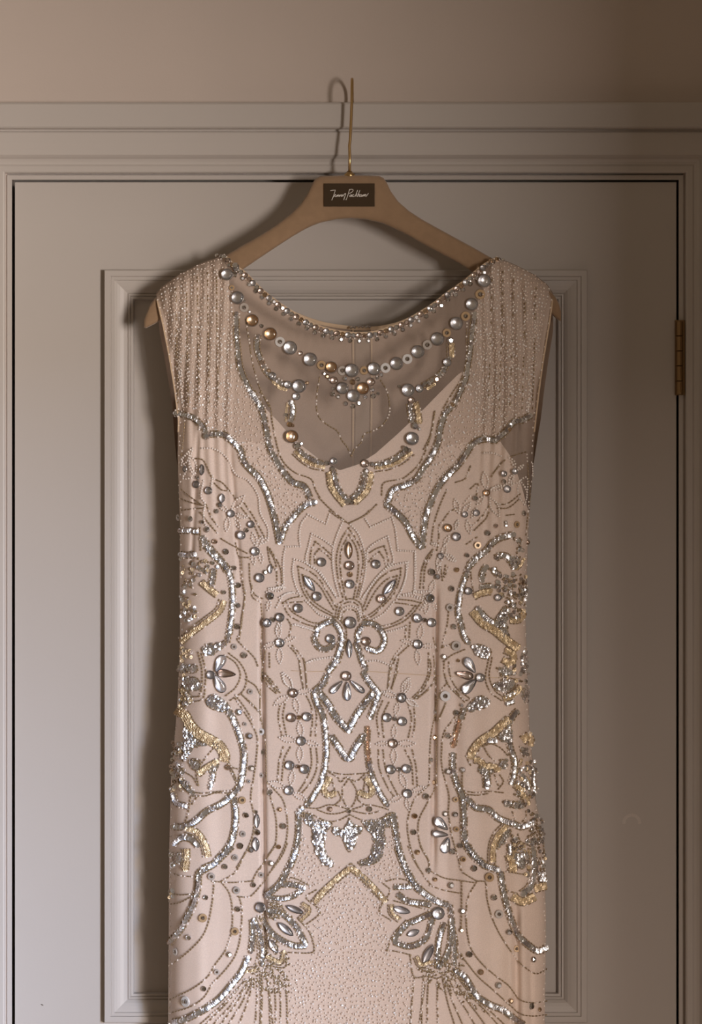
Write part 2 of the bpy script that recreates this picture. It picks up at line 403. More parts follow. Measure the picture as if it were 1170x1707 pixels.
def ysurf(px, py, folds=True):
    px = np.asarray(px, float); py = np.asarray(py, float)
    L, R = LL(py), RR(py)
    e = np.minimum(px - L, R - px)
    A = np.interp(py, YS, [.026, .0275, .030, .034, .042, .046, .055])
    E = np.interp(py, YS, [40, 40, 45, 50, 55, 60, 60])
    r = roll(e / E)
    arm = 1 - sstep(py, 640, 800)
    r = np.maximum(r, 0.55 * arm)
    d = py - np.interp(px, SH[:, 0], SH[:, 1])
    q = roll((d + 1.5) / 42.0)
    y = -0.047 - A * r * q
    u = (px - (L + R) / 2) / ((R - L) / 2)
    y = y - 0.005 * np.clip(1 - u * u, 0, 1) * sstep(py, 600, 900)
    if folds:
        ml = sstep(px, 262, 285) * (1 - sstep(px, 372, 400)) * (1 - sstep(py, 640, 980)) * q
        mr = sstep(px, 790, 815) * (1 - sstep(px, 895, 918)) * (1 - sstep(py, 680, 1000)) * q
        y = y - 0.0016 * (np.sin(2 * np.pi * (px - 299 + 6 * np.sin(py / 90)) / 16.8)) * ml
        y = y - 0.0016 * (np.sin(2 * np.pi * (px - 838 - 5 * np.sin(py / 80)) / 17.5)) * mr
        low = sstep(py, 1000, 1200)
        y = y - 0.0009 * low * (np.sin(px / 7.5 + 0.7 * np.sin(py / 130)) * sstep(np.abs(u), 0.5, 0.9))
        for (x0, dx, ya, yb, dep, sg) in ((436, 6, 980, 1640, 0.0085, 3.6), (727, -5, 960, 1480, 0.0085, 4.2), (742, 6, 1260, 1560, 0.0035, 12), (860, 4, 1480, 2000, 0.009, 6.5), (884, 6, 1560, 2000, 0.004, 4), (331, -14, 700, 980, .004, 3.5), (382, 22, 730, 1000, .0035, 3.5), (345, -2, 1420, 2000, .0015, 12), (760, 4, 1080, 1700, .002, 9)):
            t = np.clip((py - ya) / (yb - ya), 0, 1)
            m = sstep(t, 0, 0.12) * (1 - sstep(t, 0.82, 1.0))
            y = y + dep * m * np.exp(-((px - x0 - dx * t) / sg) ** 2)
    return y
def frame(px, py, lift=0.0):
    px = np.asarray(px, float); py = np.asarray(py, float)
    h = 1.5
    P = Wn(px, py, ysurf(px, py))
    tx = Wn(px + h, py, ysurf(px + h, py, False)) - Wn(px - h, py, ysurf(px - h, py, False))
    tz = Wn(px, py - h, ysurf(px, py - h, False)) - Wn(px, py + h, ysurf(px, py + h, False))
    tx /= np.linalg.norm(tx, axis=-1, keepdims=True)
    n = np.cross(tx, tz); n /= np.linalg.norm(n, axis=-1, keepdims=True)
    n = np.where(n[..., 1:2] > 0, -n, n)
    # beads near the side seams still face outward softly
    tz = np.cross(n, tx); tz = np.where(tz[..., 2:3] < 0, -tz, tz)
    return P + n * lift, n, tx, tz

BOT = 2300.0
def grid_mesh(name, top_fn, yfn, m, parent, ns=261, nt_=240, Lf=LL, Rf=RR, s0=0.0, s1=1.0, xa=261.0, xb=921.0):
    s = np.linspace(s0, s1, ns); t = np.linspace(0, 1, nt_) ** 1.25
    x_top = xa + (xb - xa) * s
    tp = top_fn(x_top)
    S, T = np.meshgrid(s, t)
    PY = tp[None, :] + (BOT - tp[None, :]) * T
    PX = Lf(PY) + (Rf(PY) - Lf(PY)) * S
    Y = yfn(PX, PY)
    V = Wn(PX, PY, Y).reshape(-1, 3)
    idx = np.arange(ns * nt_).reshape(nt_, ns)
    Fq = np.stack([idx[:-1, :-1], idx[1:, :-1], idx[1:, 1:], idx[:-1, 1:]], -1).reshape(-1, 4)
    me = bpy.data.meshes.new(name)
    me.vertices.add(len(V)); me.vertices.foreach_set('co', V.ravel())
    me.loops.add(Fq.size); me.loops.foreach_set('vertex_index', Fq.ravel().astype(np.int32))
    me.polygons.add(len(Fq)); me.polygons.foreach_set('loop_start', np.arange(0, Fq.size, 4, dtype=np.int32))
    me.polygons.foreach_set('use_smooth', np.ones(len(Fq), bool))
    me.materials.append(m); me.update(calc_edges=True)
    o = bpy.data.objects.new(name, me); C.objects.link(o)
    return place(o, parent)

db = W(590, 1700, -0.047)
dress = empty('evening_dress', (db[0], -0.047, W(0, BOT, -0.047)[2]))
tag(dress, 'blush sleeveless evening dress embroidered with silver beads and stones on the tan hanger', 'dress')

grid_mesh('net_front', top_curve, ysurf, M['sheer'], dress)
LIN = np.array([(200, 720), (297, 700), (318, 668), (340, 636), (362, 614), (384, 606), (397, 626), (409, 643), (453, 693), (475, 717), (505, 745), (540, 772), (566, 784), (597, 774), (625, 756), (661, 723), (703, 680), (753, 625), (762, 618), (775, 650), (798, 700), (825, 728), (850, 762), (870, 810), (884, 850), (980, 870)], float)
def lin_top(px): return np.interp(px, LIN[:, 0], LIN[:, 1])
def ylin(px, py): return ysurf(px, py) + 0.0016
grid_mesh('lining', lin_top, ylin, M['lining'], dress, nt_=220, xa=297, xb=887)
# gathered second layer of net over the shoulders
M['pleat'] = sheer('gathered_net', (0.80, 0.655, 0.555), 0.62)
def shoulder_patch(edge, hem, left):
    e = np.array(edge, float); hem = np.array(hem, float); bottom = 720.0; ns, nr = 60, 70; V = []
    for j in range(nr):
        for i in range(ns):
            u = i / (ns - 1); t = j / (nr - 1)
            # columns run from the armhole to the yoke border
            y0 = 430.0; py = y0 + (bottom - y0) * t
            for _ in range(3):
                xe = float(np.interp(py, e[:, 1], e[:, 0]))
                px = (LL(py) + 1 + (xe - LL(py) - 1) * u) if left else (RR(py) - 1 + (xe - RR(py) + 1) * u)
                tp = float(top_curve(np.array(px))) + 1.5
                bt = float(np.interp(px, hem[:, 0], hem[:, 1])); py = tp + (bt - tp) * t
            V.append(W(float(px), py, float(ysurf(px, py)) + 0.0008))
    F = [[j * ns + i, j * ns + i + 1, (j + 1) * ns + i + 1, (j + 1) * ns + i] for j in range(nr - 1) for i in range(ns - 1)]
    return place(mesh_obj('shoulder_gather', V, F, M['pleat'], smooth=True), dress)
shoulder_patch([(376, 425), (380, 460), (391, 520), (393, 560), (398, 610), (430, 670), (442, 705)], [(290, 690), (325, 703), (345, 722), (370, 723), (395, 735), (445, 740)], True)
shoulder_patch([(826, 430), (808, 470), (790, 520), (785, 560), (775, 625), (748, 685), (740, 720)], [(735, 745), (790, 735), (830, 728), (855, 705), (890, 690)], False)
# back of the dress
BN = np.array([(374, 425), (392, 444), (435, 484), (470, 509), (490, 520), (515, 530), (540, 537.5), (575, 543), (600, 545), (630, 544), (660, 538), (685, 528), (712, 512), (750, 484), (800, 446), (828, 429)], float)
def back_top(px):
    s = np.interp(px, SH[:, 0], SH[:, 1]); nk = np.interp(px, BN[:, 0], BN[:, 1])
    return np.where((px > 374) & (px < 828), nk, s)
def bulge(py): return 8.0 * sstep(py, 500, 560) * (1 - sstep(py, 690, 800))
def Lb(py): return LL(py) - bulge(py)
def Rb(py): return RR(py) + bulge(py)
def yback(px, py):
    px = np.asarray(px, float); py = np.asarray(py, float)
    e = np.minimum(px - Lb(py), Rb(py) - px)
    r = np.maximum(roll(e / 70.0), 0.25 * (1 - sstep(py, 640, 800)))
    d = py - np.interp(px, SH[:, 0], SH[:, 1])
    return -0.0465 + 0.0235 * r * roll((d + 1.5) / 42.0)
grid_mesh('net_back', back_top, yback, M['back'], dress, ns=161, nt_=120, Lf=Lb, Rf=Rb)

def strip(name, pts, width, yfn, m, lift=-0.0006, thick=0.0006, parent=dress):
    s = catmull(pts, 4.0); px, py = s[:, 0], s[:, 1]
    d = np.gradient(s[:, :2], axis=0); d /= np.linalg.norm(d, axis=1, keepdims=True)
    nx, ny = -d[:, 1], d[:, 0]
    V, F = [], []
    for i in range(len(s)):
        yy = float(yfn(px[i], py[i]))
        for (o, l) in ((-width / 2, lift), (width / 2, lift), (width / 2, lift - thick), (-width / 2, lift - thick)):
            V.append(W(px[i] + nx[i] * o, py[i] + ny[i] * o, yy + l))
    for i in range(len(s) - 1):
        for k in range(4):
            F.append([i * 4 + k, i * 4 + (k + 1) % 4, i * 4 + 4 + (k + 1) % 4, i * 4 + 4 + k])
    return place(mesh_obj(name, V, F, m, smooth=False), parent)
bs_ = [tuple(p) for p in BN[1:-1]]
strip('back_binding', [(a, b + 2.5) for a, b in bs_], 6, yback, M['binding'], lift=-0.0008, thick=0.0010)
strip('neck_binding', [(a, b + 1.0) for a, b in NECK], 3.4, ysurf, M['binding'], lift=-0.0002, thick=0.0010)
strip('placket', [(603.5, 549), (604, 640), (603, 790), (600, 1000)], 23, yback, M['placket'], lift=-0.0010)
strip('placket_edge', [(588.5, 549), (589, 640), (588, 790), (586, 1000)], 3.0, yback, M['binding'], lift=-0.0014)
strip('placket_edge', [(619, 549), (619.5, 640), (618, 790), (616, 1000)], 3.0, yback, M['binding'], lift=-0.0014)
for (hx_, hy_) in ((588, 547), (601, 545.5), (613, 546)):
    V, F = tube([W(hx_ - 4, hy_, -0.031), W(hx_, hy_ - 2, -0.0325), W(hx_ + 4, hy_, -0.031)], 0.0011, 6)
    place(mesh_obj('hook_closure', V, F, M['strass_dark']), dress)
# armhole facings
strip('armhole_binding', [(LL(y) + 0.5, y) for y in range(500, 721, 20)], 2.6, ysurf, M['binding'], lift=-0.0001, thick=0.0008)
strip('armhole_binding', [(RR(y) - 0.5, y) for y in range(500, 721, 20)], 2.6, ysurf, M['binding'], lift=-0.0001, thick=0.0008)
strip('waist_seam', [(486, 1118), (520, 1119.5), (552, 1119)], 1.1, ysurf, M['binding'], lift=-0.0001, thick=0.0003)
strip('waist_seam', [(612, 1119), (670, 1123), (736, 1127)], 1.1, ysurf, M['binding'], lift=-0.0001, thick=0.0003)
strip('waist_seam', [(742, 1127), (800, 1129), (868, 1131)], 1.1, ysurf, M['binding'], lift=-0.0001, thick=0.0003)
# side panels closing the tube below the armholes are the rolled edges of net_front / net_back

# ------------------------------------------------------------------ bead collectors
class Coll:
    def __init__(s, name, m, tv, tf, smooth=True, label=None):
        s.name, s.m, s.tv, s.tf, s.smooth, s.label = name, m, np.array(tv, float), tf, smooth, label
        s.P, s.A = [], []
    def add(s, P, ax, ay, az):
        """P Nx3, ax/ay/az Nx3 scaled local axes"""
        s.P.append(P); s.A.append(np.stack([ax, ay, az], -2))
    def build(s):
        if not s.P: return
        P = np.vstack(s.P); A = np.vstack(s.A)
        V = np.einsum('vk,nkj->nvj', s.tv, A) + P[:, None, :]
        nv = len(s.tv); N_ = len(P)
        fl = np.concatenate([np.array(f) for f in s.tf]); ln = np.array([len(f) for f in s.tf])
        LI = (fl[None, :] + (np.arange(N_) * nv)[:, None]).ravel().astype(np.int32)
        ls = np.tile(ln, N_); st_ = np.concatenate([[0], np.cumsum(ls)[:-1]]).astype(np.int32)
        me = bpy.data.meshes.new(s.name)
        me.vertices.add(N_ * nv); me.vertices.foreach_set('co', V.ravel())
        me.loops.add(len(LI)); me.loops.foreach_set('vertex_index', LI)
        me.polygons.add(len(ls)); me.polygons.foreach_set('loop_start', st_)
        me.polygons.foreach_set('use_smooth', np.full(len(ls), s.smooth))
        me.materials.append(s.m); me.update(calc_edges=True)
        o = bpy.data.objects.new(s.name, me); C.objects.link(o); place(o, dress)
        tag(o, s.label, kind='stuff')
        s.count = N_
        return o

def bead_t(seg=6):
    tv = [(0, 0, 1)]
    for z, r in ((0.55, 0.83), (-0.35, 0.93)):
        tv += [(r * math.cos(2 * math.pi * k / seg), r * math.sin(2 * math.pi * k / seg), z) for k in range(seg)]
    tf = [[0, 1 + k, 1 + (k + 1) % seg] for k in range(seg)] + [[1 + k, 1 + seg + k, 1 + seg + (k + 1) % seg, 1 + (k + 1) % seg] for k in range(seg)]
    return tv, tf
def sequin_t(seg=10):
    tv = []
    for r, z in ((0.32, -0.042), (0.75, -0.005), (1.0, 0.06)):
        tv += [(r * math.cos(2 * math.pi * k / seg), r * math.sin(2 * math.pi * k / seg), z) for k in range(seg)]
    tf = [[j * seg + k, (j + 1) * seg + k, (j + 1) * seg + (k + 1) % seg, j * seg + (k + 1) % seg] for j in range(2) for k in range(seg)]
    return tv, tf
def bugle_t(seg=6):
    tv = []
    for x, r in ((-1, 0.75), (-0.8, 1.0), (0.8, 1.0), (1, 0.75)):
        tv += [(x, r * math.cos(2 * math.pi * k / seg), r * math.sin(2 * math.pi * k / seg)) for k in range(seg)]
    tf = [[j * seg + k, (j + 1) * seg + k, (j + 1) * seg + (k + 1) % seg, j * seg + (k + 1) % seg] for j in range(3) for k in range(seg)]
    tf += [list(range(seg))[::-1], [3 * seg + k for k in range(seg)]]
    return tv, tf
K = {
    'pearl': Coll('pearl_seed_beads', M['pearl'], *bead_t(), label='tiny white pearl seed beads in lines'),
    'crystal': Coll('crystal_beads', M['crystal'], *bead_t(5), smooth=False, label='tiny clear crystal beads scattered on the net'),
    'blush': Coll('blush_seed_beads', M['blush_bead'], *bead_t(5), label='tiny blush seed beads scattered on the net'),
    'bronze': Coll('bronze_bugle_beads', M['bronze'], *bugle_t(), label='fine bronze bugle beads outlining the motifs'),
    'silver': Coll('silver_sequins', M['silver'], *sequin_t(), label='small overlapping silver sequins'),
    'gold': Coll('gold_sequins', M['gold'], *sequin_t(), label='small matt gold sequins'),
    'copper': Coll('copper_sequins', M['copper'], *sequin_t(), label='small copper sequins'),
}
Hv = (Vector((0, -CAMD, CAMZ)) - Vector((0, -0.09, 1.5))).normalized() + (WIN - Vector((0, -0.09, 1.5))).normalized()
Hv = np.array(Hv.normalized())
KPX = (CAMD - 0.085) / FPX

def beads(kind, px, py, r, lift=0.6):
    px = np.asarray(px, float); py = np.asarray(py, float)
    r = np.broadcast_to(np.asarray(r, float), px.shape) * KPX
    P, n, tx, tz = frame(px, py)
    P = P + n * (r * lift * 0.35)[:, None]
    a = rng.uniform(0, 2 * np.pi, len(px))[:, None]
    ux = tx * np.cos(a) + tz * np.sin(a); uy = -tx * np.sin(a) + tz * np.cos(a)
    K[kind].add(P, ux * r[:, None], uy * r[:, None], n * r[:, None] * 0.6)

def bugles(px, py, dx, dy, ln, r, lift=0.7):
    px = np.asarray(px, float); py = np.asarray(py, float)
    P, n, tx, tz = frame(px, py)
    d = tx * dx[:, None] - tz * dy[:, None]; d /= np.linalg.norm(d, axis=1, keepdims=True) + 1e-12
    c = np.cross(n, d); r_ = r * KPX
    K['bronze'].add(P + n * r_ * lift, d * (ln * KPX / 2), c * r_, n * r_)

def sequins(kind, px, py, r, bright, dirx=None, diry=None, lift=0.0009):
    px = np.asarray(px, float); py = np.asarray(py, float); N_ = len(px)
    P, n, tx, tz = frame(px, py)
    br = np.broadcast_to(np.asarray(bright, float), (N_,)) > 0.5
    jit = rng.normal(0, 1, (N_, 3))
    vc = np.array(cam.location)[None, :] - P; vc /= np.linalg.norm(vc, axis=1, keepdims=True)
    vl = np.array(WIN)[None, :] - P; vl /= np.linalg.norm(vl, axis=1, keepdims=True)
    nb = (vc + vl) / 2 + jit * 0.062
    side = rng.uniform(-1, 1, N_)
    sw = np.where(rng.uniform(0, 1, N_) < 0.6, -1.0, 1.0)[:, None]
    nd = (vc + vl) / 2 + sw * np.array([0.46, 0, -0.18])[None, :] + jit * 0.10
    hit = (rng.uniform(0, 1, N_) < 0.02)
    nn_ = np.where((br | hit)[:, None], nb, nd)
    nn_ /= np.linalg.norm(nn_, axis=1, keepdims=True)
    ux = np.cross(np.array([0, 0, 1.0])[None, :], nn_); ux /= np.linalg.norm(ux, axis=1, keepdims=True)
    uy = np.cross(nn_, ux)
    rr = (np.broadcast_to(np.asarray(r, float), (N_,)) * KPX)[:, None]
    P = P + n * (lift + rng.uniform(0, 0.0005, N_))[:, None]
    K[kind].add(P, ux * rr, uy * rr, nn_ * rr)

def inside(poly, px, py):
    p = np.array(poly, float); res = np.zeros(px.shape, bool)
    x1, y1 = p[:, 0], p[:, 1]; x2, y2 = np.roll(x1, -1), np.roll(y1, -1)
    for a, b, c, d in zip(x1, y1, x2, y2):
        cond = ((b > py) != (d > py)) & (px < (c - a) * (py - b) / (d - b + 1e-12) + a)
        res ^= cond
    return res

TS = {'A': (230, 400), 'B': (430, 400), 'C': (640, 400), 'D': (270, 650), 'E': (430, 620), 'F': (630, 650), 'G': (270, 900), 'H': (430, 850), 'I': (630, 900),
      'J': (270, 1150), 'K': (430, 1100), 'L': (630, 1150), 'M': (270, 1407), 'N': (430, 1350), 'O': (630, 1407)}
ZS = 3.9
def T(t, pts):
    """zoomed-crop coordinates to photo pixels"""
    if t is None: return [tuple(p) for p in pts]
    if t in TS2:
        ox, oy, s = TS2[t]
    else:
        ox, oy = TS[t]; s = ZS
    return [(ox + p[0] / s, oy + p[1] / s) + tuple(p[2:]) for p in pts]
TS2 = {'a': (280, 780, 7.8), 'b': (280, 900, 7.8), 'c': (280, 1170, 7.8), 'd': (770, 1180, 7.8), 'e': (770, 1320, 7.8), 'f': (760, 900, 7.8)}

def P_(t, *lines, r=2.0, step=4.4):
    for pts in lines:
        s = catmull([p[:2] for p in T(t, pts)], step)
        beads('pearl', s[:, 0], s[:, 1], r * rng.uniform(0.9, 1.1, len(s)), 1.8)
def D_(t, *lines, step=5.5, white=0.16):
    for pts in lines:
        s = catmull([p[:2] for p in T(t, pts)], step)
        d = np.gradient(s, axis=0)
        m = rng.uniform(0, 1, len(s)) < white
        if (~m).any(): bugles(s[~m, 0], s[~m, 1], d[~m, 0], d[~m, 1], 4.3, 1.15)
        if m.any(): beads('pearl', s[m, 0], s[m, 1], 1.8, 1.8)
def S_(t, *lines, wd=8.0, kind='silver', edge=True, white=0.28):
    for pts in lines:
        q = [tuple(p) if len(p) == 3 else (p[0], p[1], 0) for p in T(t, pts)]
        s = catmull(q, 3.4)
        sequins(kind, s[:, 0], s[:, 1], wd * 0.46, s[:, 2])
        if edge:
            d = np.gradient(s[:, :2], axis=0); d /= np.linalg.norm(d, axis=1, keepdims=True) + 1e-9
            for sg in (-1, 1):
                off = np.stack([s[:, 0] - d[:, 1] * sg * (wd * 0.5 + 0.7), s[:, 1] + d[:, 0] * sg * (wd * 0.5 + 0.7)], 1)
                D_(None, [tuple(p) for p in off[::2]] if len(off) > 4 else [tuple(p) for p in off], white=white)
def FILL(t, poly, kind='silver', bright=0, r=3.3, step=4.6, edge=True):
    p = np.array([q[:2] for q in T(t, poly)], float)
    x0, y0 = p.min(0); x1, y1 = p.max(0)
    gx, gy = np.meshgrid(np.arange(x0, x1, step), np.arange(y0, y1, step * 0.86))
    gx = gx + (np.arange(gx.shape[0]) % 2)[:, None] * step / 2
    gx = (gx + rng.normal(0, 0.5, gx.shape)).ravel(); gy = (gy + rng.normal(0, 0.5, gy.shape)).ravel()
    m = inside(p, gx, gy)
    if m.any():
        bb = (rng.uniform(0, 1, m.sum()) < bright).astype(float)
        sequins(kind, gx[m], gy[m], r, bb)
    if edge:
        D_(None, [tuple(a) for a in np.vstack([p, p[:1]])])
def G_(t, *lines, wd=11, edge=True):
    for pts in lines:
        s = catmull([p[:2] for p in T(t, pts)], 3.0)
        d = np.gradient(s, axis=0); d /= np.linalg.norm(d, axis=1, keepdims=True) + 1e-9
        for o in np.arange(-wd / 2 + 2.2, wd / 2 - 1.8, 3.6):
            px = s[:, 0] - d[:, 1] * o + rng.normal(0, .4, len(s)); py = s[:, 1] + d[:, 0] * o + rng.normal(0, .4, len(s))
            sequins('gold', px, py, 2.7, (rng.uniform(0, 1, len(s)) < 0.35).astype(float))
        if edge:
            for sg in (-1, 1):
                D_(None, [(a - dd[1] * sg * (wd / 2 + 0.8), b + dd[0] * sg * (wd / 2 + 0.8)) for (a, b), dd in zip(s[::2], d[::2])])
def LENS(t, a, b, w_=0.36, r=1.85):
    """a petal outlined in pearl seed beads from a to b"""
    (ax, ay), (bx, by) = T(t, [a, b]); ln = math.hypot(bx - ax, by - ay); nx, ny = -(by - ay) / ln, (bx - ax) / ln
    for sg in (-1, 1):
        q = [(ax + (bx - ax) * u + nx * sg * w_ * ln * 0.5 * math.sin(math.pi * u) , ay + (by - ay) * u + ny * sg * w_ * ln * 0.5 * math.sin(math.pi * u)) for u in (0, .25, .5, .75, 1)]
        P_(None, q, r=r)

def SPECK(poly, step=6.6, clip=None, bias=1.0):
    p = np.array(poly, float); x0, y0 = p.min(0); x1, y1 = p.max(0)
    gx, gy = np.meshgrid(np.arange(x0, x1, step), np.arange(y0, y1, step))
    gx = (gx + rng.uniform(-.5, .5, gx.shape) * step * 0.95).ravel(); gy = (gy + rng.uniform(-.5, .5, gy.shape) * step * 0.95).ravel()
    m = inside(p, gx, gy); gx, gy = gx[m], gy[m]
    u = rng.uniform(0, 1, len(gx))
    a = u < 0.45; b = (u >= 0.45) & (u < 0.80); c = u >= 0.80
    beads('blush', gx[a], gy[a], 1.7); beads('pearl', gx[b], gy[b], 1.45); beads('crystal', gx[c], gy[c], 1.9)

# ------------------------------------------------------------------ stone templates
def dome_mesh(name, outline, h, foil, rimr=1.08):
    """closed outline (unit) -> glass dome over foil with a thin rim"""
    n = len(outline); V = []; F = []; mi = []
    def ring(sc_, z): 
        b = len(V); V.extend([(x * sc_, y * sc_, z) for x, y in outline]); return b
    prof = [(1.0, 0.10), (0.97, 0.10 + 0.30 * h), (0.86, 0.10 + 0.60 * h), (0.66, 0.10 + 0.84 * h), (0.36, 0.10 + 0.97 * h)]
    rs = [ring(*q) for q in prof]
    for a, b in zip(rs[:-1], rs[1:]):
        for k in range(n):
            F.append([a + k, a + (k + 1) % n, b + (k + 1) % n, b + k]); mi.append(0)
    V.append((0, 0, 0.10 + h)); top = len(V) - 1
    for k in range(n): F.append([rs[-1] + k, rs[-1] + (k + 1) % n, top]); mi.append(0)
    # foil dish
    bd = 0.30 * h / 0.36
    fr = [ring(q, 0.10 - bd * (1 - q * q)) for q in (0.995, 0.85, 0.68, 0.48, 0.25)]; f2 = fr[-1]
    V.append((0, 0, 0.10 - bd)); fc = len(V) - 1
    for a, b in zip(fr[:-1], fr[1:]):
        for k in range(n): F.append([a + k, a + (k + 1) % n, b + (k + 1) % n, b + k]); mi.append(1)
    for k in range(n): F.append([f2 + k, f2 + (k + 1) % n, fc]); mi.append(1)
    # rim
    r0 = ring(1.0, 0.14); r1 = ring(rimr, 0.10); r2 = ring(rimr, -0.10 - bd)
    for a, b in ((r0, r1), (r1, r2)):
        for k in range(n): F.append([b + k, b + (k + 1) % n, a + (k + 1) % n, a + k]); mi.append(2)
    me = bpy.data.meshes.new(name); me.from_pydata(V, [], F)
    for m in (M['glass'], foil, M['rim']): me.materials.append(m)
    me.polygons.foreach_set('material_index', mi); me.polygons.foreach_set('use_smooth', [True] * len(F)); me.update()
    return me
circ = [(math.cos(2 * math.pi * k / 18), math.sin(2 * math.pi * k / 18)) for k in range(18)]
def nav_outline(asp):
    o = []
    for k in range(20):
        a = 2 * math.pi * k / 20; x = math.cos(a); y = math.sin(a)
        o.append((x, asp * math.copysign((1 - x * x) ** 0.72 if abs(x) < 1 else 0, y)))
    return o
def tear_outline(asp):
    o = []
    for k in range(20):
        a = 2 * math.pi * k / 20; x = math.cos(a)
        wv = math.sqrt(max(0, 1 - x * x)) * (1 - 0.42 * (x + 0.15)) 
        o.append((x, asp * math.copysign(wv, math.sin(a))))
    return o
FO = {'s': M['foil'], 'a': M['foil_amber'], 'p': M['foil_pink'], 'g': M['foil_grey']}
CAB = {k: dome_mesh('cabochon', circ, 0.36, v) for k, v in FO.items()}
NAV = {k: dome_mesh('navette_stone', nav_outline(0.42), 0.17, v, 1.04) for k, v in FO.items()}
TEAR = {k: dome_mesh('teardrop_stone', tear_outline(0.52), 0.20, v, 1.04) for k, v in FO.items()}
def strass_mesh(m):
    V, F = [], []
    for r, z, n0 in ((1.0, 0.0, 0), (1.0, 0.18, 0), (0.55, 0.62, .5)):
        V += [(r * math.cos(2 * math.pi * (k + n0) / 8), r * math.sin(2 * math.pi * (k + n0) / 8), z) for k in range(8)]
    for k in range(8):
        F.append([k, (k + 1) % 8, 8 + (k + 1) % 8, 8 + k])
        F.append([8 + k, 8 + (k + 1) % 8, 16 + k]); F.append([8 + (k + 1) % 8, 16 + (k + 1) % 8, 16 + k])
    F.append([16 + k for k in range(8)])
    me = bpy.data.meshes.new('rhinestone'); me.from_pydata(V, [], F); me.materials.append(m); me.update(); return me
STR = {'s': strass_mesh(M['strass']), 'p': strass_mesh(M['strass_pink']), 'a': strass_mesh(M['strass_amber']), 'd': strass_mesh(M['strass_dark'])}
def washer_mesh(m):
    V, F = [], []; n = 16
    for r, z in ((1.0, 0), (1.0, .16), (.95, .22), (.5, .22), (.44, .16), (.44, 0)):
        V += [(r * math.cos(2 * math.pi * k / n), r * math.sin(2 * math.pi * k / n), z) for k in range(n)]
    for j in range(5):
        for k in range(n): F.append([j * n + k, j * n + (k + 1) % n, (j + 1) * n + (k + 1) % n, (j + 1) * n + k])
    me = bpy.data.meshes.new('washer_sequin'); me.from_pydata(V, [], F); me.materials.append(m); me.update(); return me
WAS = {'w': washer_mesh(M['washer']), 'g': washer_mesh(M['washer_grey']), 'a': washer_mesh(M['washer_amber'])}
def hexbead(m):
    tv, tf = bead_t(8); me = bpy.data.meshes.new('centre_bead'); me.from_pydata(tv, [], tf); me.materials.append(m); me.update(); return me
CB = hexbead(M['strass_dark'])
PINV = Matrix.Translation(-Vector(dress.location))

def stone(name, me, px, py, r, ang=0.0, tilt=0.0, lift=0.0008, parent=None, glint=False):
    P, n, tx, tz = frame(np.array([px]), np.array([py]), lift)
    P, n, tx, tz = P[0], n[0], tx[0], tz[0]
    if tilt:
        if glint:
            vc = np.array(cam.location) - P; vl = np.array(WIN) - P
            n = 0.52 * n + 0.48 * (vc / np.linalg.norm(vc) + vl / np.linalg.norm(vl)) / 2
        j = rng.normal(0, tilt, 3); n = n + j; n /= np.linalg.norm(n); tx = tx - n * tx.dot(n); tx /= np.linalg.norm(tx); tz = np.cross(n, tx)
        if tz[2] < 0: tz = -tz
    ux = tx * math.cos(ang) - tz * math.sin(ang)
    uy = np.cross(n, ux)
    s = r * KPX
    mtx = Matrix(((ux[0] * s, uy[0] * s, n[0] * s, P[0]), (ux[1] * s, uy[1] * s, n[1] * s, P[1]), (ux[2] * s, uy[2] * s, n[2] * s, P[2]), (0, 0, 0, 1)))
    o = bpy.data.objects.new(name, me); C.objects.link(o)
    o.parent = dress; o.matrix_parent_inverse = PINV; o.matrix_basis = mtx
    return o
def CABS(t, *L):
    for (x, y, r, c) in L:
        (px, py), = T(t, [(x, y)]); s = TS2[t][2] if t in TS2 else (ZS if t else 1)
        stone('cabochon', CAB[c], px, py, r / s * 0.95, rng.uniform(0, 6), 0.07, lift=0.0008 + 0.30 * r / s * KPX)
def RH(t, *L):
    for (x, y, r, c) in L:
        (px, py), = T(t, [(x, y)]); s = TS2[t][2] if t in TS2 else (ZS if t else 1)
        stone('rhinestone', STR[c], px, py, r / s, rng.uniform(0, 6), 0.16 if c == 'd' else 0.10, glint=(c != 'd'))
def WA(t, *L):
    for (x, y, r, c) in L:
        (px, py), = T(t, [(x, y)]); s = TS2[t][2] if t in TS2 else (ZS if t else 1)
        o = stone('washer_sequin', WAS[c], px, py, r / s, 0, 0.06)
        b = bpy.data.objects.new('centre_bead', CB); C.objects.link(b); b.parent = o; b.location = (0, 0, .22); b.scale = (.42, .42, .42)
def NV(t, *L):
    for (a, b, w_, c) in L:
        (ax, ay), (bx, by) = T(t, [a, b]); s = TS2[t][2] if t in TS2 else ZS
        ln = math.hypot(bx - ax, by - ay) / 2
        o = stone('navette_stone', NAV[c], (ax + bx) / 2, (ay + by) / 2, ln, math.atan2(by - ay, bx - ax), 0.04, glint=(c in 'sa'))
        o.matrix_basis = o.matrix_basis @ Matrix.Diagonal((1, (w_ / s / 2) / (0.42 * ln), 1, 1))
def TE(t, *L):
    """teardrop: a = pointed end, b = round end"""
    for (a, b, w_, c) in L:
        (ax, ay), (bx, by) = T(t, [a, b]); s = TS2[t][2] if t in TS2 else ZS
        ln = math.hypot(bx - ax, by - ay) / 2
        o = stone('teardrop_stone', TEAR[c], (ax + bx) / 2, (ay + by) / 2, ln, math.atan2(ay - by, ax - bx), 0.04, glint=(c in 'sa'))
        o.matrix_basis = o.matrix_basis @ Matrix.Diagonal((1, (w_ / s / 2) / (0.56 * ln), 1, 1))

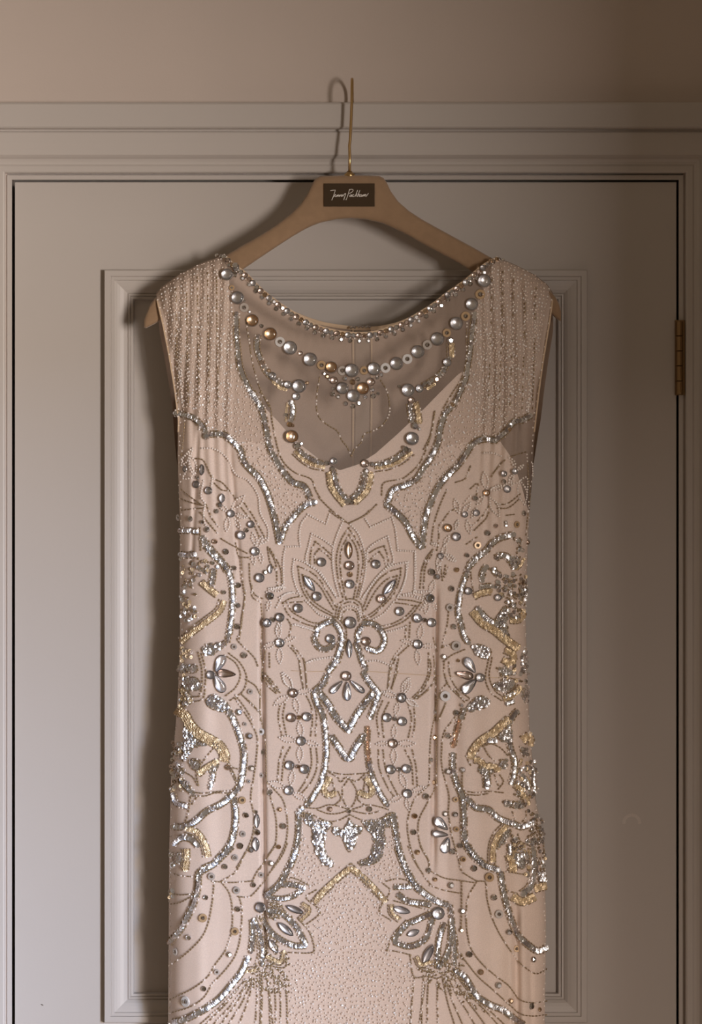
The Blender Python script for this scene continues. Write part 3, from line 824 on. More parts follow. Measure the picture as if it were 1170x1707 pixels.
# ------------------------------------------------------------------ embroidery
# neckline band: two rows of stones
nb = catmull([(a, b + 5.5) for a, b in NECK], 9.2)
for i, (x, y) in enumerate(nb):
    k = i % 4
    if k == 1: CABS(None, (x, y, 4.9, 'p'))
    elif k == 3: CABS(None, (x, y, 5.0, 's' if i % 8 == 3 else 'g'))
    else: RH(None, (x, y, 4.5, ['s', 'a', 's', 'p'][(i // 2) % 4]))
nb2 = catmull([(a, b + 14.5) for a, b in NECK[1:-1]], 15.2)
for i, (x, y) in enumerate(nb2): RH(None, (x, y, 4.0, 'd' if i % 3 == 0 else 's'))
e1 = catmull([(a, b + 1.0) for a, b in NECK], 5.5); beads('pearl', e1[:, 0], e1[:, 1], 1.7, 1.2)
e2 = catmull([(a, b + 10.5) for a, b in NECK[1:-1]], 7.6); beads('pearl', e2[:, 0], e2[:, 1], 1.5, 1.0)
RH(None, (369, 428, 4.2, 'd'), (362, 427, 3.6, 's'), (831, 433, 4.2, 'd'), (838, 434, 3.6, 's'), (818, 436, 4.5, 'a'), (382, 440, 4.5, 'p'))

# necklace of cabochons and washers
CABS('A', (580, 228, 38, 's'), (648, 378, 42, 's'), (745, 525, 40, 'a'), (862, 613, 42, 'a'), (990, 703, 44, 's'), (1057, 738, 15, 'p'))
WA('A', (690, 440, 30, 'g'), (923, 663, 33, 'w'), (610, 312, 18, 'a'))
CABS('B', (340, 778, 44, 's'), (478, 830, 38, 'a'), (610, 850, 44, 's'), (755, 840, 42, 's'), (900, 805, 42, 's'), (1038, 728, 42, 's'), (1165, 645, 43, 's'))
WA('B', (413, 815, 30, 'a'), (548, 850, 31, 'g'), (690, 850, 28, 'a'), (828, 833, 33, 'w'), (970, 775, 33, 'w'), (1100, 683, 32, 'g'))
CABS('C', (470, 545, 42, 's'), (570, 420, 40, 's'), (650, 268, 42, 's'))
WA('C', (408, 605, 28, 'a'), (530, 497, 31, 'a'), (625, 355, 33, 'a'))
RH('A', (690, 395, 10, 's'), (725, 468, 10, 's'), (803, 560, 14, 'd'), (630, 232, 14, 's'), (592, 165, 16, 'd'), (635, 172, 24, 's'))
# pendant
CABS('B', (550, 965, 39, 's'), (683, 967, 41, 'a'), (620, 1015, 41, 's'), (495, 915, 25, 'p'), (735, 925, 27, 'p'))
RH('B', (615, 925, 20, 'a'), (430, 870, 14, 'd'), (450, 888, 15, 'a'), (567, 903, 15, 's'), (650, 905, 15, 's'), (520, 1020, 15, 's'), (485, 1003, 16, 'd'), (490, 968, 13, 's'),
   (745, 975, 16, 's'), (750, 1015, 18, 's'), (700, 1022, 14, 's'), (570, 1065, 16, 's'), (617, 1082, 17, 's'), (655, 1062, 16, 'd'), (800, 878, 15, 's'), (775, 895, 13, 's'), (465, 910, 12, 's'), (780, 1000, 12, 'd'))
# pendant outline in fine beads
for ln in ([(400, 40), (385, 130), (380, 230), (400, 300), (460, 350), (515, 385), (545, 445), (580, 490), (605, 545)], [(800, 60), (840, 130), (855, 220), (850, 280), (810, 345), (745, 385), (690, 405), (670, 460), (630, 500), (608, 545)]):
    D_('E', ln, white=0.33, step=5.4)

# inner yoke border
S_('A', [(782, 625), (772, 690), (790, 760), (830, 850), (875, 895), (940, 935), (1035, 950)], wd=8)
G_('A', [(880, 930), (920, 965), (960, 978)], wd=6, edge=False)
CABS('A', (875, 885, 24, 's'), (975, 942, 25, 's'), (1048, 952, 44, 's'), (1030, 1018, 25, 's'))
RH('A', (805, 800, 20, 'p'), (770, 655, 15, 's'), (850, 850, 14, 'a'), (1100, 930, 13, 'a'), (780, 740, 13, 's'))
S_('D', [(840, 80, 1), (850, 130, 1), (838, 200, 0)], wd=9)
S_('D', [(815, 90), (808, 150), (806, 200)], wd=5, kind='gold', edge=False)
RH('D', (830, 225, 20, 'a'), (880, 365, 25, 's'), (850, 232, 12, 'a'), (1035, 480, 15, 's'), (1073, 478, 17, 's'), (1110, 515, 16, 's'), (905, 350, 12, 'd'), (805, 165, 16, 's'))
CABS('D', (845, 305, 42, 'a'), (1117, 463, 22, 's'))
S_('D', [(885, 390), (930, 425), (980, 455), (1040, 478)], wd=7)
G_('D', [(865, 410), (920, 460), (980, 495), (1050, 508)], wd=7)
S_('E', [(490, 645), (508, 720), (540, 790), (580, 830)], wd=8); G_('E', [(463, 660), (475, 740), (510, 800), (560, 860)], wd=8)
S_('E', [(695, 660), (680, 730), (650, 790), (605, 830)], wd=8); G_('E', [(735, 660), (725, 730), (695, 790), (630, 850)], wd=8)
RH('E', (588, 840, 29, 's'), (610, 850, 16, 'd'), (485, 630, 16, 's'), (450, 595, 17, 'd'), (745, 602, 18, 's'), (705, 645, 18, 's'))
CABS('E', (697, 597, 26, 'p'))
S_('E', [(770, 608), (830, 592), (900, 560), (950, 520)], wd=8); G_('E', [(770, 632), (850, 620), (930, 585), (1000, 530)], wd=7)
CABS('E', (1003, 435, 42, 's'), (975, 120, 42, 's'), (1000, 185, 22, 'p'), (1050, 110, 25, 's'))
RH('E', (1023, 350, 25, 's'), (960, 505, 22, 'd'), (985, 510, 14, 's'), (1050, 372, 12, 's'), (945, 490, 12, 'p'))
S_('E', [(985, 215), (990, 260), (1000, 320)], wd=8); G_('E', [(1025, 205), (1040, 260), (1048, 330)], wd=8)
S_('C', [(255, 945), (310, 915), (350, 885), (392, 840), (425, 770)], wd=7); G_('C', [(290, 970), (330, 945)], wd=7, edge=False); G_('C', [(432, 680), (435, 760)], wd=11)
CABS('C', (410, 798, 27, 's')); RH('C', (432, 655, 24, 's'), (388, 855, 22, 's'), (340, 905, 22, 'p'), (270, 935, 18, 'd'), (100, 955, 13, 'd'))

# border trails of the yoke, left
S_('A', [(640, 480), (640, 600), (650, 720), (665, 830), (700, 920), (740, 1000, 1), (775, 1050, 1), (810, 1100)], wd=8)
S_('D', [(590, 20, 1), (630, 90, 1), (655, 150), (680, 260), (700, 370), (740, 450), (790, 530), (850, 600), (920, 625), (950, 670), (962, 705)], wd=9)
D_('A', [(700, 520), (722, 650), (745, 800), (790, 960), (850, 1080)])
D_('D', [(640, 20), (700, 100), (722, 230), (760, 400), (800, 480), (870, 540), (970, 580), (1000, 650), (1025, 695)])
S_('D', [(85, 150), (140, 160), (210, 185), (258, 230), (290, 280)], wd=8)
S_('D', [(320, 288), (400, 290), (450, 325, 1), (490, 365, 1), (515, 400), (530, 460), (570, 510), (630, 570, 1), (670, 640, 1), (700, 715, 1), (730, 820), (750, 910), (765, 990, 1)], wd=9)
S_('D', [(768, 985, 1), (800, 900), (850, 832, 1), (895, 780), (940, 745, 1), (1000, 730, 1)], wd=9)
RH('D', (290, 300, 25, 's'), (340, 288, 16, 's'), (210, 180, 22, 's'), (150, 165, 14, 's'), (760, 975, 16, 's'), (90, 165, 12, 'd'))
# right
S_('C', [(590, 480), (572, 600), (562, 700), (548, 800), (532, 900), (490, 1000), (450, 1075), (395, 1130)], wd=8)
S_('F', [(440, 150), (410, 230), (390, 340), (350, 430, 1), (290, 520), (250, 580), (180, 620, 1), (100, 650, 1), (72, 710, 1), (55, 745)], wd=9)
S_('F', [(60, 750), (120, 800), (180, 860), (222, 940, 1), (255, 990), (280, 1025)], wd=9)
S_('F', [(288, 1020), (300, 900), (315, 810, 1), (350, 720), (400, 620), (455, 555, 1), (520, 490), (570, 420), (620, 350), (690, 320, 1), (760, 330)], wd=9)
S_('F', [(760, 330), (830, 270), (880, 210), (940, 195), (985, 168)], wd=9)
RH('F', (465, 552, 18, 's'), (690, 320, 18, 's'), (855, 255, 14, 'a'), (222, 945, 17, 's'), (310, 815, 15, 's'), (485, 95, 16, 'a'))
D_('F', [(365, 150), (350, 270), (320, 370), (270, 480), (200, 550), (150, 580), (40, 605), (25, 680)], [(450, 650), (425, 700), (390, 790), (360, 900), (348, 1000)])
D_('C', [(540, 520), (535, 640), (535, 780), (505, 900), (450, 990), (390, 1090)], white=.4)
D_('E', [(1150, 260), (1125, 400), (1080, 500)], white=.3)

# sprinkled net between the trails
SPECK([(384, 545), (400, 615), (433, 680), (440, 720), (450, 760), (468, 785), (488, 803), (506, 810), (508, 826), (495, 842), (476, 868), (466, 892), (458, 860), (448, 815), (432, 793), (408, 768), (398, 735), (380, 722), (350, 716), (330, 716), (332, 640), (350, 580)])
SPECK([(786, 545), (775, 625), (752, 672), (738, 705), (730, 740), (708, 772), (690, 792), (660, 814), (654, 826), (668, 852), (684, 875), (700, 900), (704, 870), (714, 840), (730, 806), (752, 780), (778, 752), (795, 733), (830, 726), (865, 703), (870, 620), (850, 560), (815, 540)])
# beaded strands over the shoulders
def strand(x0, x1, ya, yb, kinds):
    y = np.arange(ya, yb, 6.4) + rng.uniform(-2, 2)
    y = y + rng.uniform(-1.6, 1.6, len(y))
    x = x0 + (x1 - x0) * (y - ya) / max(yb - ya, 1) + rng.normal(0, 0.8, len(y))
    u = rng.uniform(0, 1, len(y))
    for k, lo_, hi in (('pearl', 0, .28), ('blush', .28, .82), ('crystal', .82, 1)):
        m = (u >= lo_) & (u < hi)
        if m.any(): beads(k, x[m], y[m], 1.6 if k != 'crystal' else 1.9)
for i, x0 in enumerate(np.arange(268, 388, 5.6)):
    ya = float(np.interp(x0, SH[:, 0], SH[:, 1])) + 4 if x0 < 374 else 424 + (x0 - 374) * 3.0 + 20
    x1 = x0 + max(0, (300 - x0)) * 1.1 + (4 if x0 < 330 else 0)
    strand(x0, x1, ya, 682 if x1 < 345 else 715, 0)
for x0 in (294, 311, 329, 346, 361):
    D_(None, [(x0, float(np.interp(x0, SH[:, 0], SH[:, 1])) + 22), (x0 + 1, 560), (x0 + 3, 670)], white=0.4, step=6.2)
for i, x0 in enumerate(np.arange(796, 916, 5.6)):
    ya = float(np.interp(x0, SH[:, 0], SH[:, 1])) + 4 if x0 > 828 else 432 + (828 - x0) * 2.4
    x1 = x0 - max(0, x0 - 884) * 1.0 - 4
    strand(x0, x1, ya, 690 if x1 > 845 else 730, 0)
for x0 in (820, 838, 856, 876, 893):
    D_(None, [(x0, float(np.interp(x0, SH[:, 0], SH[:, 1])) + 22), (x0 - 2, 560), (x0 - 6, 680)], white=0.5, step=7)

# lotus
P_('H', [(555, 70), (520, 150), (490, 250), (487, 350), (500, 450), (530, 560)], [(600, 95), (650, 150), (688, 250), (703, 350), (692, 450), (662, 565)])
D_('H', [(592, 120), (545, 190), (512, 310), (524, 450), (553, 565)], [(592, 120), (645, 200), (685, 310), (672, 450), (645, 565)], [(595, 165), (552, 240), (536, 340), (548, 460), (573, 570)], [(595, 165), (640, 245), (656, 340), (648, 450), (626, 568)])
P_('H', [(350, 155), (332, 230), (312, 330), (350, 372), (400, 400), (450, 470), (500, 545)], [(350, 155), (420, 190), (482, 235)])
D_('H', [(375, 208), (347, 270), (340, 350)], [(375, 208), (420, 240), (478, 292)], [(400, 255), (372, 290), (372, 345)], [(400, 255), (440, 282), (472, 318)])
P_('H', [(845, 172), (770, 210), (715, 258), (710, 315)], [(845, 172), (862, 240), (880, 335), (835, 375), (790, 420), (730, 500), (690, 555)])
D_('H', [(820, 235), (770, 252), (730, 277)], [(822, 240), (845, 300), (850, 352)], [(790, 275), (750, 305), (725, 335)], [(793, 275), (825, 325), (835, 372)])
P_('H', [(235, 320), (226, 400), (245, 490), (275, 560)], [(235, 320), (300, 340), (370, 380), (430, 450), (510, 570)])
D_('H', [(265, 368), (330, 395), (400, 450), (450, 530), (505, 625)], [(262, 372), (280, 490), (320, 572), (390, 640), (490, 692)], [(293, 425), (350, 448), (410, 505), (445, 565), (492, 645)], [(293, 425), (305, 500), (345, 575), (405, 625), (482, 672)])
P_('H', [(975, 340), (880, 360), (800, 410), (740, 480), (675, 580)], [(975, 340), (965, 420), (940, 500), (900, 585)])
D_('H', [(930, 380), (860, 400), (790, 450), (730, 530), (692, 622)], [(930, 380), (925, 440), (890, 540), (830, 610), (760, 680), (700, 712)], [(905, 430), (840, 452), (780, 510), (740, 572), (703, 645)], [(905, 430), (892, 500), (840, 580), (770, 650), (708, 692)])
D_('H', [(165, 605), (215, 575), (285, 562)], [(165, 605), (200, 680), (280, 730), (375, 762)], [(195, 605), (240, 600), (285, 598)], [(195, 605), (222, 660), (290, 702), (370, 735), (490, 725)])
P_('H', [(140, 570), (200, 540), (270, 545)], [(240, 745), (300, 765), (370, 785)], [(310, 590), (350, 630), (400, 680), (470, 705)])
D_('H', [(1060, 605), (1000, 590), (920, 582)], [(1060, 605), (1010, 672), (940, 730), (850, 766), (800, 778)], [(1025, 625), (960, 612), (900, 605)], [(1025, 625), (965, 690), (880, 738), (810, 756)])
P_('H', [(910, 560), (990, 560), (1085, 590)], [(1090, 600), (1060, 650)], [(960, 760), (880, 785), (835, 795)], [(880, 600), (820, 670), (750, 715)])
D_('H', [(505, 695), (525, 615), (600, 578), (670, 610), (692, 695)], [(520, 700), (540, 630), (600, 598), (655, 625), (675, 700)], [(545, 720), (560, 665), (600, 648), (640, 665), (655, 720)])
P_('H', [(530, 710), (548, 650), (600, 625), (650, 648), (668, 710)])
NV('H', ((592, 208), (592, 318), 46, 'a'), ((300, 432), (368, 528), 44, 's'), ((892, 455), (818, 548), 44, 's'), ((592, 842), (595, 962), 38, 's'))
CABS('H', (597, 362, 30, 'p'), (600, 483, 29, 's'), (415, 340, 29, 's'), (768, 353, 29, 's'), (385, 562, 30, 's'), (805, 578, 29, 'p'), (263, 640, 30, 's'), (922, 660, 29, 's'), (602, 733, 38, 's'), (472, 838, 29, 's'), (705, 855, 29, 'p'),
     (143, 865, 29, 's'), (1040, 873, 29, 's'), (62, 735, 27, 's'), (145, 700, 28, 's'), (1037, 705, 29, 's'), (1130, 733, 29, 's'))
RH('H', (600, 420, 18, 'a'), (97, 715, 18, 'd'), (1083, 717, 17, 'd'), (1120, 575, 26, 'd'), (80, 560, 24, 'd'))
# stepped pearl lines around the lotus
P_('H', [(325, 30), (282, 90), (270, 160), (275, 237)], [(275, 238), (180, 240)], [(180, 240), (165, 330), (168, 500)], [(325, 30), (390, 65), (445, 92)], [(445, 92), (465, 30)],
   [(700, 60), (732, 112)], [(732, 112), (800, 82), (872, 50)], [(872, 50), (895, 130), (910, 265)], [(910, 265), (1022, 270)], [(1022, 270), (1025, 400), (1012, 545)], [(1012, 530), (1110, 530)], [(165, 500), (70, 512)])
D_('H', [(470, 10), (515, 45), (565, 75)], [(592, 85), (650, 60), (700, 30), (722, 8)])
D_('E', [(400, 820), (470, 890), (575, 975)], [(600, 980), (700, 930), (770, 865)])
# scrolls below the lotus
S_('H', [(378, 815, 1), (392, 770, 1), (430, 742, 1), (465, 728, 1)], wd=8); S_('H', [(368, 830), (380, 872), (420, 905), (470, 895), (492, 862)], wd=8)
S_('H', [(480, 715), (528, 770, 1), (545, 830, 1), (535, 900, 1), (508, 975, 1), (460, 1045, 1)], wd=8)
S_('H', [(690, 735), (745, 740), (790, 770), (822, 830, 1), (810, 890, 1), (770, 918, 1), (710, 900, 1)], wd=8)
S_('H', [(680, 755), (652, 800, 1), (652, 850, 1)], wd=8); S_('H', [(640, 872), (660, 920), (680, 988, 1), (705, 1035)], wd=8)
D_('H', [(525, 700), (575, 780), (570, 870), (545, 960)], white=.1)
P_('H', [(320, 992), (380, 975), (470, 958)], [(710, 985), (780, 982), (860, 1012)])

# diamond and chevrons
S_('K', [(520, 5, 1), (465, 70, 1)], wd=8); S_('K', [(455, 100), (420, 160), (375, 200)], wd=9); S_('K', [(365, 212, 1), (385, 285, 1)], wd=8)
S_('K', [(405, 220), (460, 290, 1), (500, 360), (540, 408, 1), (590, 460, 1)], wd=10); S_('K', [(590, 458, 1), (640, 365, 1), (700, 280), (750, 218, 1)], wd=10)
S_('K', [(690, 85), (715, 130, 1), (750, 175, 1), (788, 222, 1)], wd=9); S_('K', [(785, 222, 1), (755, 310, 1), (732, 375)], wd=8)
S_('K', [(715, 440), (712, 560), (720, 660)], wd=7, kind='copper'); S_('K', [(722, 670), (740, 745), (760, 800, 1), (800, 880, 1), (845, 945)], wd=8)
S_('K', [(390, 290), (420, 350), (435, 425, 1), (446, 560, 1), (440, 680, 1), (410, 800, 1), (360, 890, 1), (315, 945)], wd=8)
S_('K', [(290, 965, 1), (262, 1000, 1)], wd=8)
S_('K', [(482, 505), (530, 572, 1), (590, 645, 1), (640, 562, 1), (690, 492)], wd=10)
TE('K', ((550, 138), (472, 215), 44, 's'), ((580, 145), (582, 264), 52, 's'), ((603, 135), (690, 212), 44, 's'))
CABS('K', (577, 105, 31, 'p'))
# ladders of pearl flowers
CABS('K', (230, 215, 30, 'p'), (220, 375, 29, 'p'), (320, 370, 29, 's'), (283, 527, 30, 's'), (208, 685, 30, 's'), (305, 710, 30, 's'), (203, 848, 30, 's'),
     (933, 248, 30, 's'), (840, 375, 29, 's'), (940, 400, 29, 's'), (880, 543, 30, 'p'), (865, 712, 30, 's'), (967, 708, 29, 's'), (972, 868, 30, 's'))
RH('K', (268, 375, 16, 'a'), (262, 695, 16, 'p'), (890, 383, 16, 'd'), (917, 713, 17, 'd'))
for a, b in (((225, 190), (165, 85)), ((255, 212), (350, 200)), ((205, 232), (105, 295)), ((240, 245), (262, 345)), ((270, 400), (285, 505)), ((255, 527), (140, 505)), ((312, 532), (395, 555)), ((275, 560), (275, 665)), ((230, 720), (215, 815)), ((180, 830), (70, 795)), ((228, 865), (315, 908)),
             ((938, 220), (975, 122)), ((905, 240), (805, 208)), ((960, 255), (1040, 300)), ((915, 275), (895, 360)), ((890, 425), (885, 510)), ((850, 543), (770, 548)), ((910, 543), (1022, 545)), ((885, 572), (885, 680)), ((925, 735), (965, 835)), ((945, 880), (860, 922)), ((1000, 855), (1090, 828)), ((965, 900), (980, 975))):
    LENS('K', a, b)
D_('K', [(145, 300), (135, 370), (157, 492)], [(177, 290), (165, 370), (187, 490)], [(320, 240), (350, 310), (356, 400), (345, 490)], [(352, 250), (382, 350), (377, 490)],
   [(165, 570), (140, 660), (130, 780)], [(210, 570), (172, 650), (157, 780)], [(345, 580), (350, 680), (320, 770), (270, 850)], [(382, 580), (387, 690), (350, 790), (290, 862)],
   [(810, 270), (775, 370), (790, 500)], [(850, 280), (810, 380), (820, 500)], [(980, 290), (1000, 390), (980, 500)], [(1015, 300), (1022, 400), (1010, 500)],
   [(785, 590), (790, 700), (840, 820), (880, 880)], [(815, 590), (830, 700), (870, 800), (907, 872)], [(960, 590), (1000, 680), (1010, 805)], [(1005, 590), (1030, 700), (1037, 812)],
   [(270, 0), (280, 90), (295, 180)], [(300, 0), (312, 90), (318, 180)], [(30, 95), (80, 140), (120, 210)], [(50, 90), (95, 140), (140, 195)],
   [(890, 0), (862, 80), (848, 185)], [(915, 0), (900, 60), (872, 185)], [(1110, 0), (1105, 100), (1060, 190), (1010, 240)], [(1145, 20), (1140, 140), (1080, 215), (1030, 245)])
# face motif
D_('K', [(300, 960), (390, 965), (460, 943), (530, 952), (595, 975)], [(395, 978), (460, 1000), (530, 997), (592, 977)], [(605, 975), (660, 958), (720, 943), (790, 955), (855, 975)], [(605, 977), (650, 990), (720, 1000), (790, 985)],
   [(440, 715), (500, 735), (560, 745), (640, 742), (715, 735)], [(470, 735), (520, 765), (540, 795), (570, 765), (600, 770), (640, 790), (690, 750)], [(590, 775), (552, 840), (560, 920), (592, 968)], [(600, 775), (642, 850), (632, 920), (602, 968)],
   [(330, 990), (380, 1018), (450, 1048), (520, 1045), (595, 1008)], [(602, 1008), (680, 1042), (760, 1048), (850, 1005)], [(505, 940), (540, 905), (525, 860)], [(690, 940), (650, 905), (660, 860)], [(480, 780), (500, 850), (470, 890)], [(700, 780), (690, 850), (720, 885)])
G_('K', [(465, 770), (432, 835), (455, 880), (505, 865)], wd=8); G_('K', [(705, 770), (745, 840), (715, 880), (655, 862)], wd=8)
G_('K', [(420, 970), (530, 972)], wd=4, edge=False); G_('K', [(660, 968), (780, 970)], wd=4, edge=False)
RH('K', (470, 970, 17, 'p'), (725, 970, 19, 's'), (592, 985, 13, 'd'))
FILL('N', [(355, 65), (480, 85), (442, 150), (430, 230), (445, 290), (495, 340), (478, 372), (430, 352), (385, 290), (360, 200), (358, 130)], bright=0.85)
FILL('N', [(300, 20), (345, 30), (365, 80), (345, 105), (305, 75)], bright=0.15)
FILL('N', [(680, 80), (760, 70), (845, 45), (820, 130), (828, 220), (800, 310), (750, 352), (680, 358), (655, 342), (722, 308), (755, 240), (745, 160)], bright=0.06)
FILL('N', [(595, 60), (630, 105), (678, 112), (668, 150), (640, 168), (635, 225), (595, 272), (565, 222), (556, 172), (520, 168), (485, 135), (500, 112), (562, 125)], bright=0.7)
FILL('N', [(840, 30), (880, 20), (885, 90), (830, 110)], bright=0.05)
# roof chevron
D_('N', [(600, 352), (500, 440), (400, 530), (350, 590)], [(605, 400), (540, 455), (460, 530), (380, 610)], [(612, 352), (690, 420), (770, 500), (845, 585)], [(605, 400), (680, 465), (750, 540), (820, 610)])
G_('N', [(595, 380), (520, 440), (440, 515), (375, 598)], wd=8, edge=False); G_('N', [(612, 380), (700, 450), (770, 525), (825, 595)], wd=8, edge=False)
S_('N', [(670, 425, 1), (725, 475, 1)], wd=6, edge=False); S_('N', [(785, 540, 1), (812, 570, 1)], wd=6, edge=False)

# skirt trails beside the motif
S_('N', [(268, 20), (268, 100), (260, 200), (235, 300, 1), (215, 350), (200, 380), (150, 470), (100, 520), (45, 558, 1)], wd=9)
S_('N', [(880, 30), (895, 130), (910, 230), (940, 330, 1), (975, 410), (1030, 490), (1090, 548, 1), (1150, 590, 1)], wd=9)
SPECK([(503, 1372), (520, 1420), (545, 1443), (570, 1445), (535, 1475), (512, 1484), (478, 1466), (494, 1430)], step=6.2)
SPECK([(650, 1372), (645, 1425), (622, 1444), (600, 1446), (632, 1474), (650, 1470), (672, 1462), (664, 1430)], step=6.2)
SPECK([(583, 1452), (545, 1492), (526, 1512), (532, 1524), (514, 1546), (524, 1590), (484, 1604), (480, 1650), (474, 1800), (692, 1800), (690, 1650), (686, 1606), (650, 1588), (650, 1550), (634, 1522), (640, 1508), (612, 1475)], step=6.2)
# left leaf spray
CABS('M', (640, 410, 33, 'g'))
S_('M', [(670, 330, 1), (720, 350), (790, 355, 1), (860, 335), (915, 295, 1)], wd=7); S_('M', [(925, 285, 1), (860, 265), (790, 262)], wd=8)
S_('M', [(690, 430), (780, 450), (860, 520), (900, 580), (935, 655, 1)], wd=8); S_('M', [(930, 660, 1), (860, 660, 1), (770, 620), (700, 560), (660, 490)], wd=8)
NV('M', ((755, 512), (852, 592), 48, 'g'), ((808, 402), (918, 446), 42, 'g'), ((697, 622), (752, 705), 46, 'g'))
RH('M', (707, 460, 14, 's'), (735, 485, 13, 's'))
G_('M', [(915, 395), (955, 430), (900, 490)], wd=7); G_('M', [(680, 735), (770, 770), (800, 700)], wd=7)
S_('M', [(600, 490, 1), (630, 560), (650, 640), (655, 700, 1), (650, 785)], wd=7); S_('M', [(590, 500), (592, 600), (580, 700)], wd=8); 
S_('M', [(560, 740, 1), (520, 830, 1), (450, 920, 1), (380, 1000, 1), (315, 1050, 1), (255, 1088), (150, 1140), (60, 1160, 1)], wd=9)
D_('M', [(800, 215), (870, 225), (945, 262)], [(1000, 300), (940, 350), (1030, 440), (930, 530)], [(890, 490), (960, 570), (992, 680), (960, 708), (830, 705)], [(805, 705), (802, 800), (690, 790)], [(545, 805), (600, 800), (640, 830)], [(700, 380), (760, 390), (830, 470)], [(640, 540), (690, 600), (680, 720)], [(610, 590), (625, 700), (610, 780)])
G_('M', [(550, 830), (605, 822)], wd=6, edge=False)
# right leaf spray
CABS('O', (392, 448, 40, 's'))
S_('O', [(110, 280), (160, 278, 1), (212, 276, 1)], wd=7); S_('O', [(135, 330), (190, 368), (235, 380, 1), (290, 385), (335, 395)], wd=8)
S_('O', [(340, 455), (260, 490, 1), (180, 530), (120, 600), (112, 640)], wd=8); S_('O', [(115, 640), (200, 665), (280, 640), (330, 580), (352, 490)], wd=8)
NV('O', ((98, 415), (208, 442), 46, 'g'), ((190, 592), (268, 562), 42, 'g'), ((355, 655), (295, 772), 52, 'g'))
G_('O', [(85, 400), (90, 450), (135, 490)], wd=7); G_('O', [(250, 740), (280, 790), (350, 770)], wd=7)
S_('O', [(430, 520), (400, 610, 1), (388, 720), (390, 800)], wd=8); S_('O', [(392, 800), (440, 740), (470, 650), (480, 510)], wd=8)
D_('O', [(60, 240), (130, 225), (210, 240)], [(40, 260), (80, 310), (10, 430), (90, 500)], [(60, 690), (100, 590), (180, 500)], [(60, 690), (130, 700), (210, 720)], [(210, 730), (235, 860), (320, 860), (400, 870), (470, 800)], [(110, 370), (220, 400), (330, 430)], [(490, 520), (520, 640), (500, 780)])
S_('O', [(500, 820), (560, 860, 1), (600, 920), (640, 985, 1), (680, 1015), (740, 1050, 1), (820, 1082, 1), (880, 1130), (940, 1172)], wd=9)
S_('O', [(130, 30), (160, 110), (200, 200), (250, 280), (310, 325, 1), (380, 370, 1), (460, 400)], wd=9); S_('O', [(470, 405), (480, 480), (495, 640), (500, 780)], wd=7)
# fringes
for (x0, y0, x1, y1) in ((560, 900, 330, 1180), (575, 880, 380, 1180), (590, 890, 430, 1180), (545, 880, 280, 1180), (600, 880, 500, 1180), (620, 880, 608, 1180), (652, 860, 645, 1180), (690, 890, 705, 1180), (730, 860, 742, 1180), (765, 860, 772, 1180), (800, 840, 818, 1180), (680, 840, 725, 1180), (640, 850, 640, 1180), (530, 900, 240, 1180)):
    D_('M', [(x0, y0), ((x0 + x1) / 2 + 4, (y0 + y1) / 2 + 10), (x1, y1), (x1 * 2 - x0, y1 * 2 - y0)], white=.3)
for (x0, y0, x1, y1) in ((238, 870, 212, 1180), (298, 860, 285, 1180), (330, 860, 322, 1180), (390, 880, 392, 1180), (420, 870, 500, 1180), (450, 850, 600, 1120), (480, 850, 680, 1150), (500, 840, 760, 1150), (520, 860, 830, 1180), (310, 900, 270, 1180), (440, 880, 550, 1170)):
    D_('O', [(x0, y0), ((x0 + x1) / 2 - 4, (y0 + y1) / 2 + 10), (x1, y1), (x1 * 2 - x0, y1 * 2 - y0)], white=.3)
def SPR(t, poly, n):
    p = np.array(T(t, poly)); x0, y0 = p.min(0); x1, y1 = p.max(0)
    x = rng.uniform(x0, x1, n * 3); y = rng.uniform(y0, y1, n * 3); m = inside(p, x, y); x, y = x[m][:n], y[m][:n]
    beads('pearl', x, y, 1.6); 
    d = rng.normal(0, 1, (len(x), 2)); bugles(x + 3, y + 2, d[:, 0], d[:, 1], 4, 1.3)
SPR('M', [(600, 780), (820, 720), (830, 960), (640, 960), (520, 900)], 90)
SPR('O', [(230, 800), (540, 680), (560, 900), (700, 1100), (500, 1000), (330, 900)], 130)
SPR('M', [(620, 340), (760, 380), (840, 470), (700, 480), (600, 560)], 40); SPR('M', [(640, 560), (720, 600), (800, 720), (640, 780)], 40)

# ---- left skirt side
S_('M', [(450, 20), (390, 80), (340, 128, 1), (270, 170), (240, 200), (235, 280), (210, 380), (170, 470), (120, 560), (50, 640)], wd=9)
D_('M', [(340, 250), (330, 370), (300, 520), (250, 620), (150, 720), (50, 790)], [(390, 250), (440, 320), (460, 430), (455, 560), (420, 680), (350, 780), (300, 860), (200, 940), (55, 1010)],
   [(505, 345), (522, 430), (512, 600), (480, 720), (420, 810), (330, 910), (270, 1000), (180, 1060), (50, 1100)], [(330, 242), (450, 250), (590, 240)], [(390, 240), (480, 180), (540, 60)], [(500, 342), (575, 340), (650, 260), (700, 190), (780, 80), (815, 0)], [(590, 240), (620, 180), (690, 80), (740, 0)])
RH('M', (285, 347, 17, 'd'), (175, 607, 19, 's'), (410, 147, 19, 's'), (477, 87, 15, 's'), (510, 15, 19, 'd'), (580, 40, 17, 'd'), (595, 265, 17, 'd'), (493, 422, 19, 'd'), (440, 718, 19, 's'), (272, 940, 18, 'd'), (710, 125, 18, 's'))
WA('M', (267, 480, 28, 'a'), (90, 700, 24, 'g'), (322, 210, 24, 'g'), (485, 300, 24, 'g'), (475, 567, 26, 'a'), (357, 832, 18, 'g'), (157, 1023, 35, 'w'), (645, 200, 18, 'g'))
S_('J', [(430, 130), (470, 200, 1), (500, 280, 1), (528, 370), (535, 450, 1), (520, 580, 1), (495, 640), (440, 700, 1), (390, 740, 1), (340, 765), (285, 795), (225, 850, 1), (150, 888), (70, 890)], wd=9)
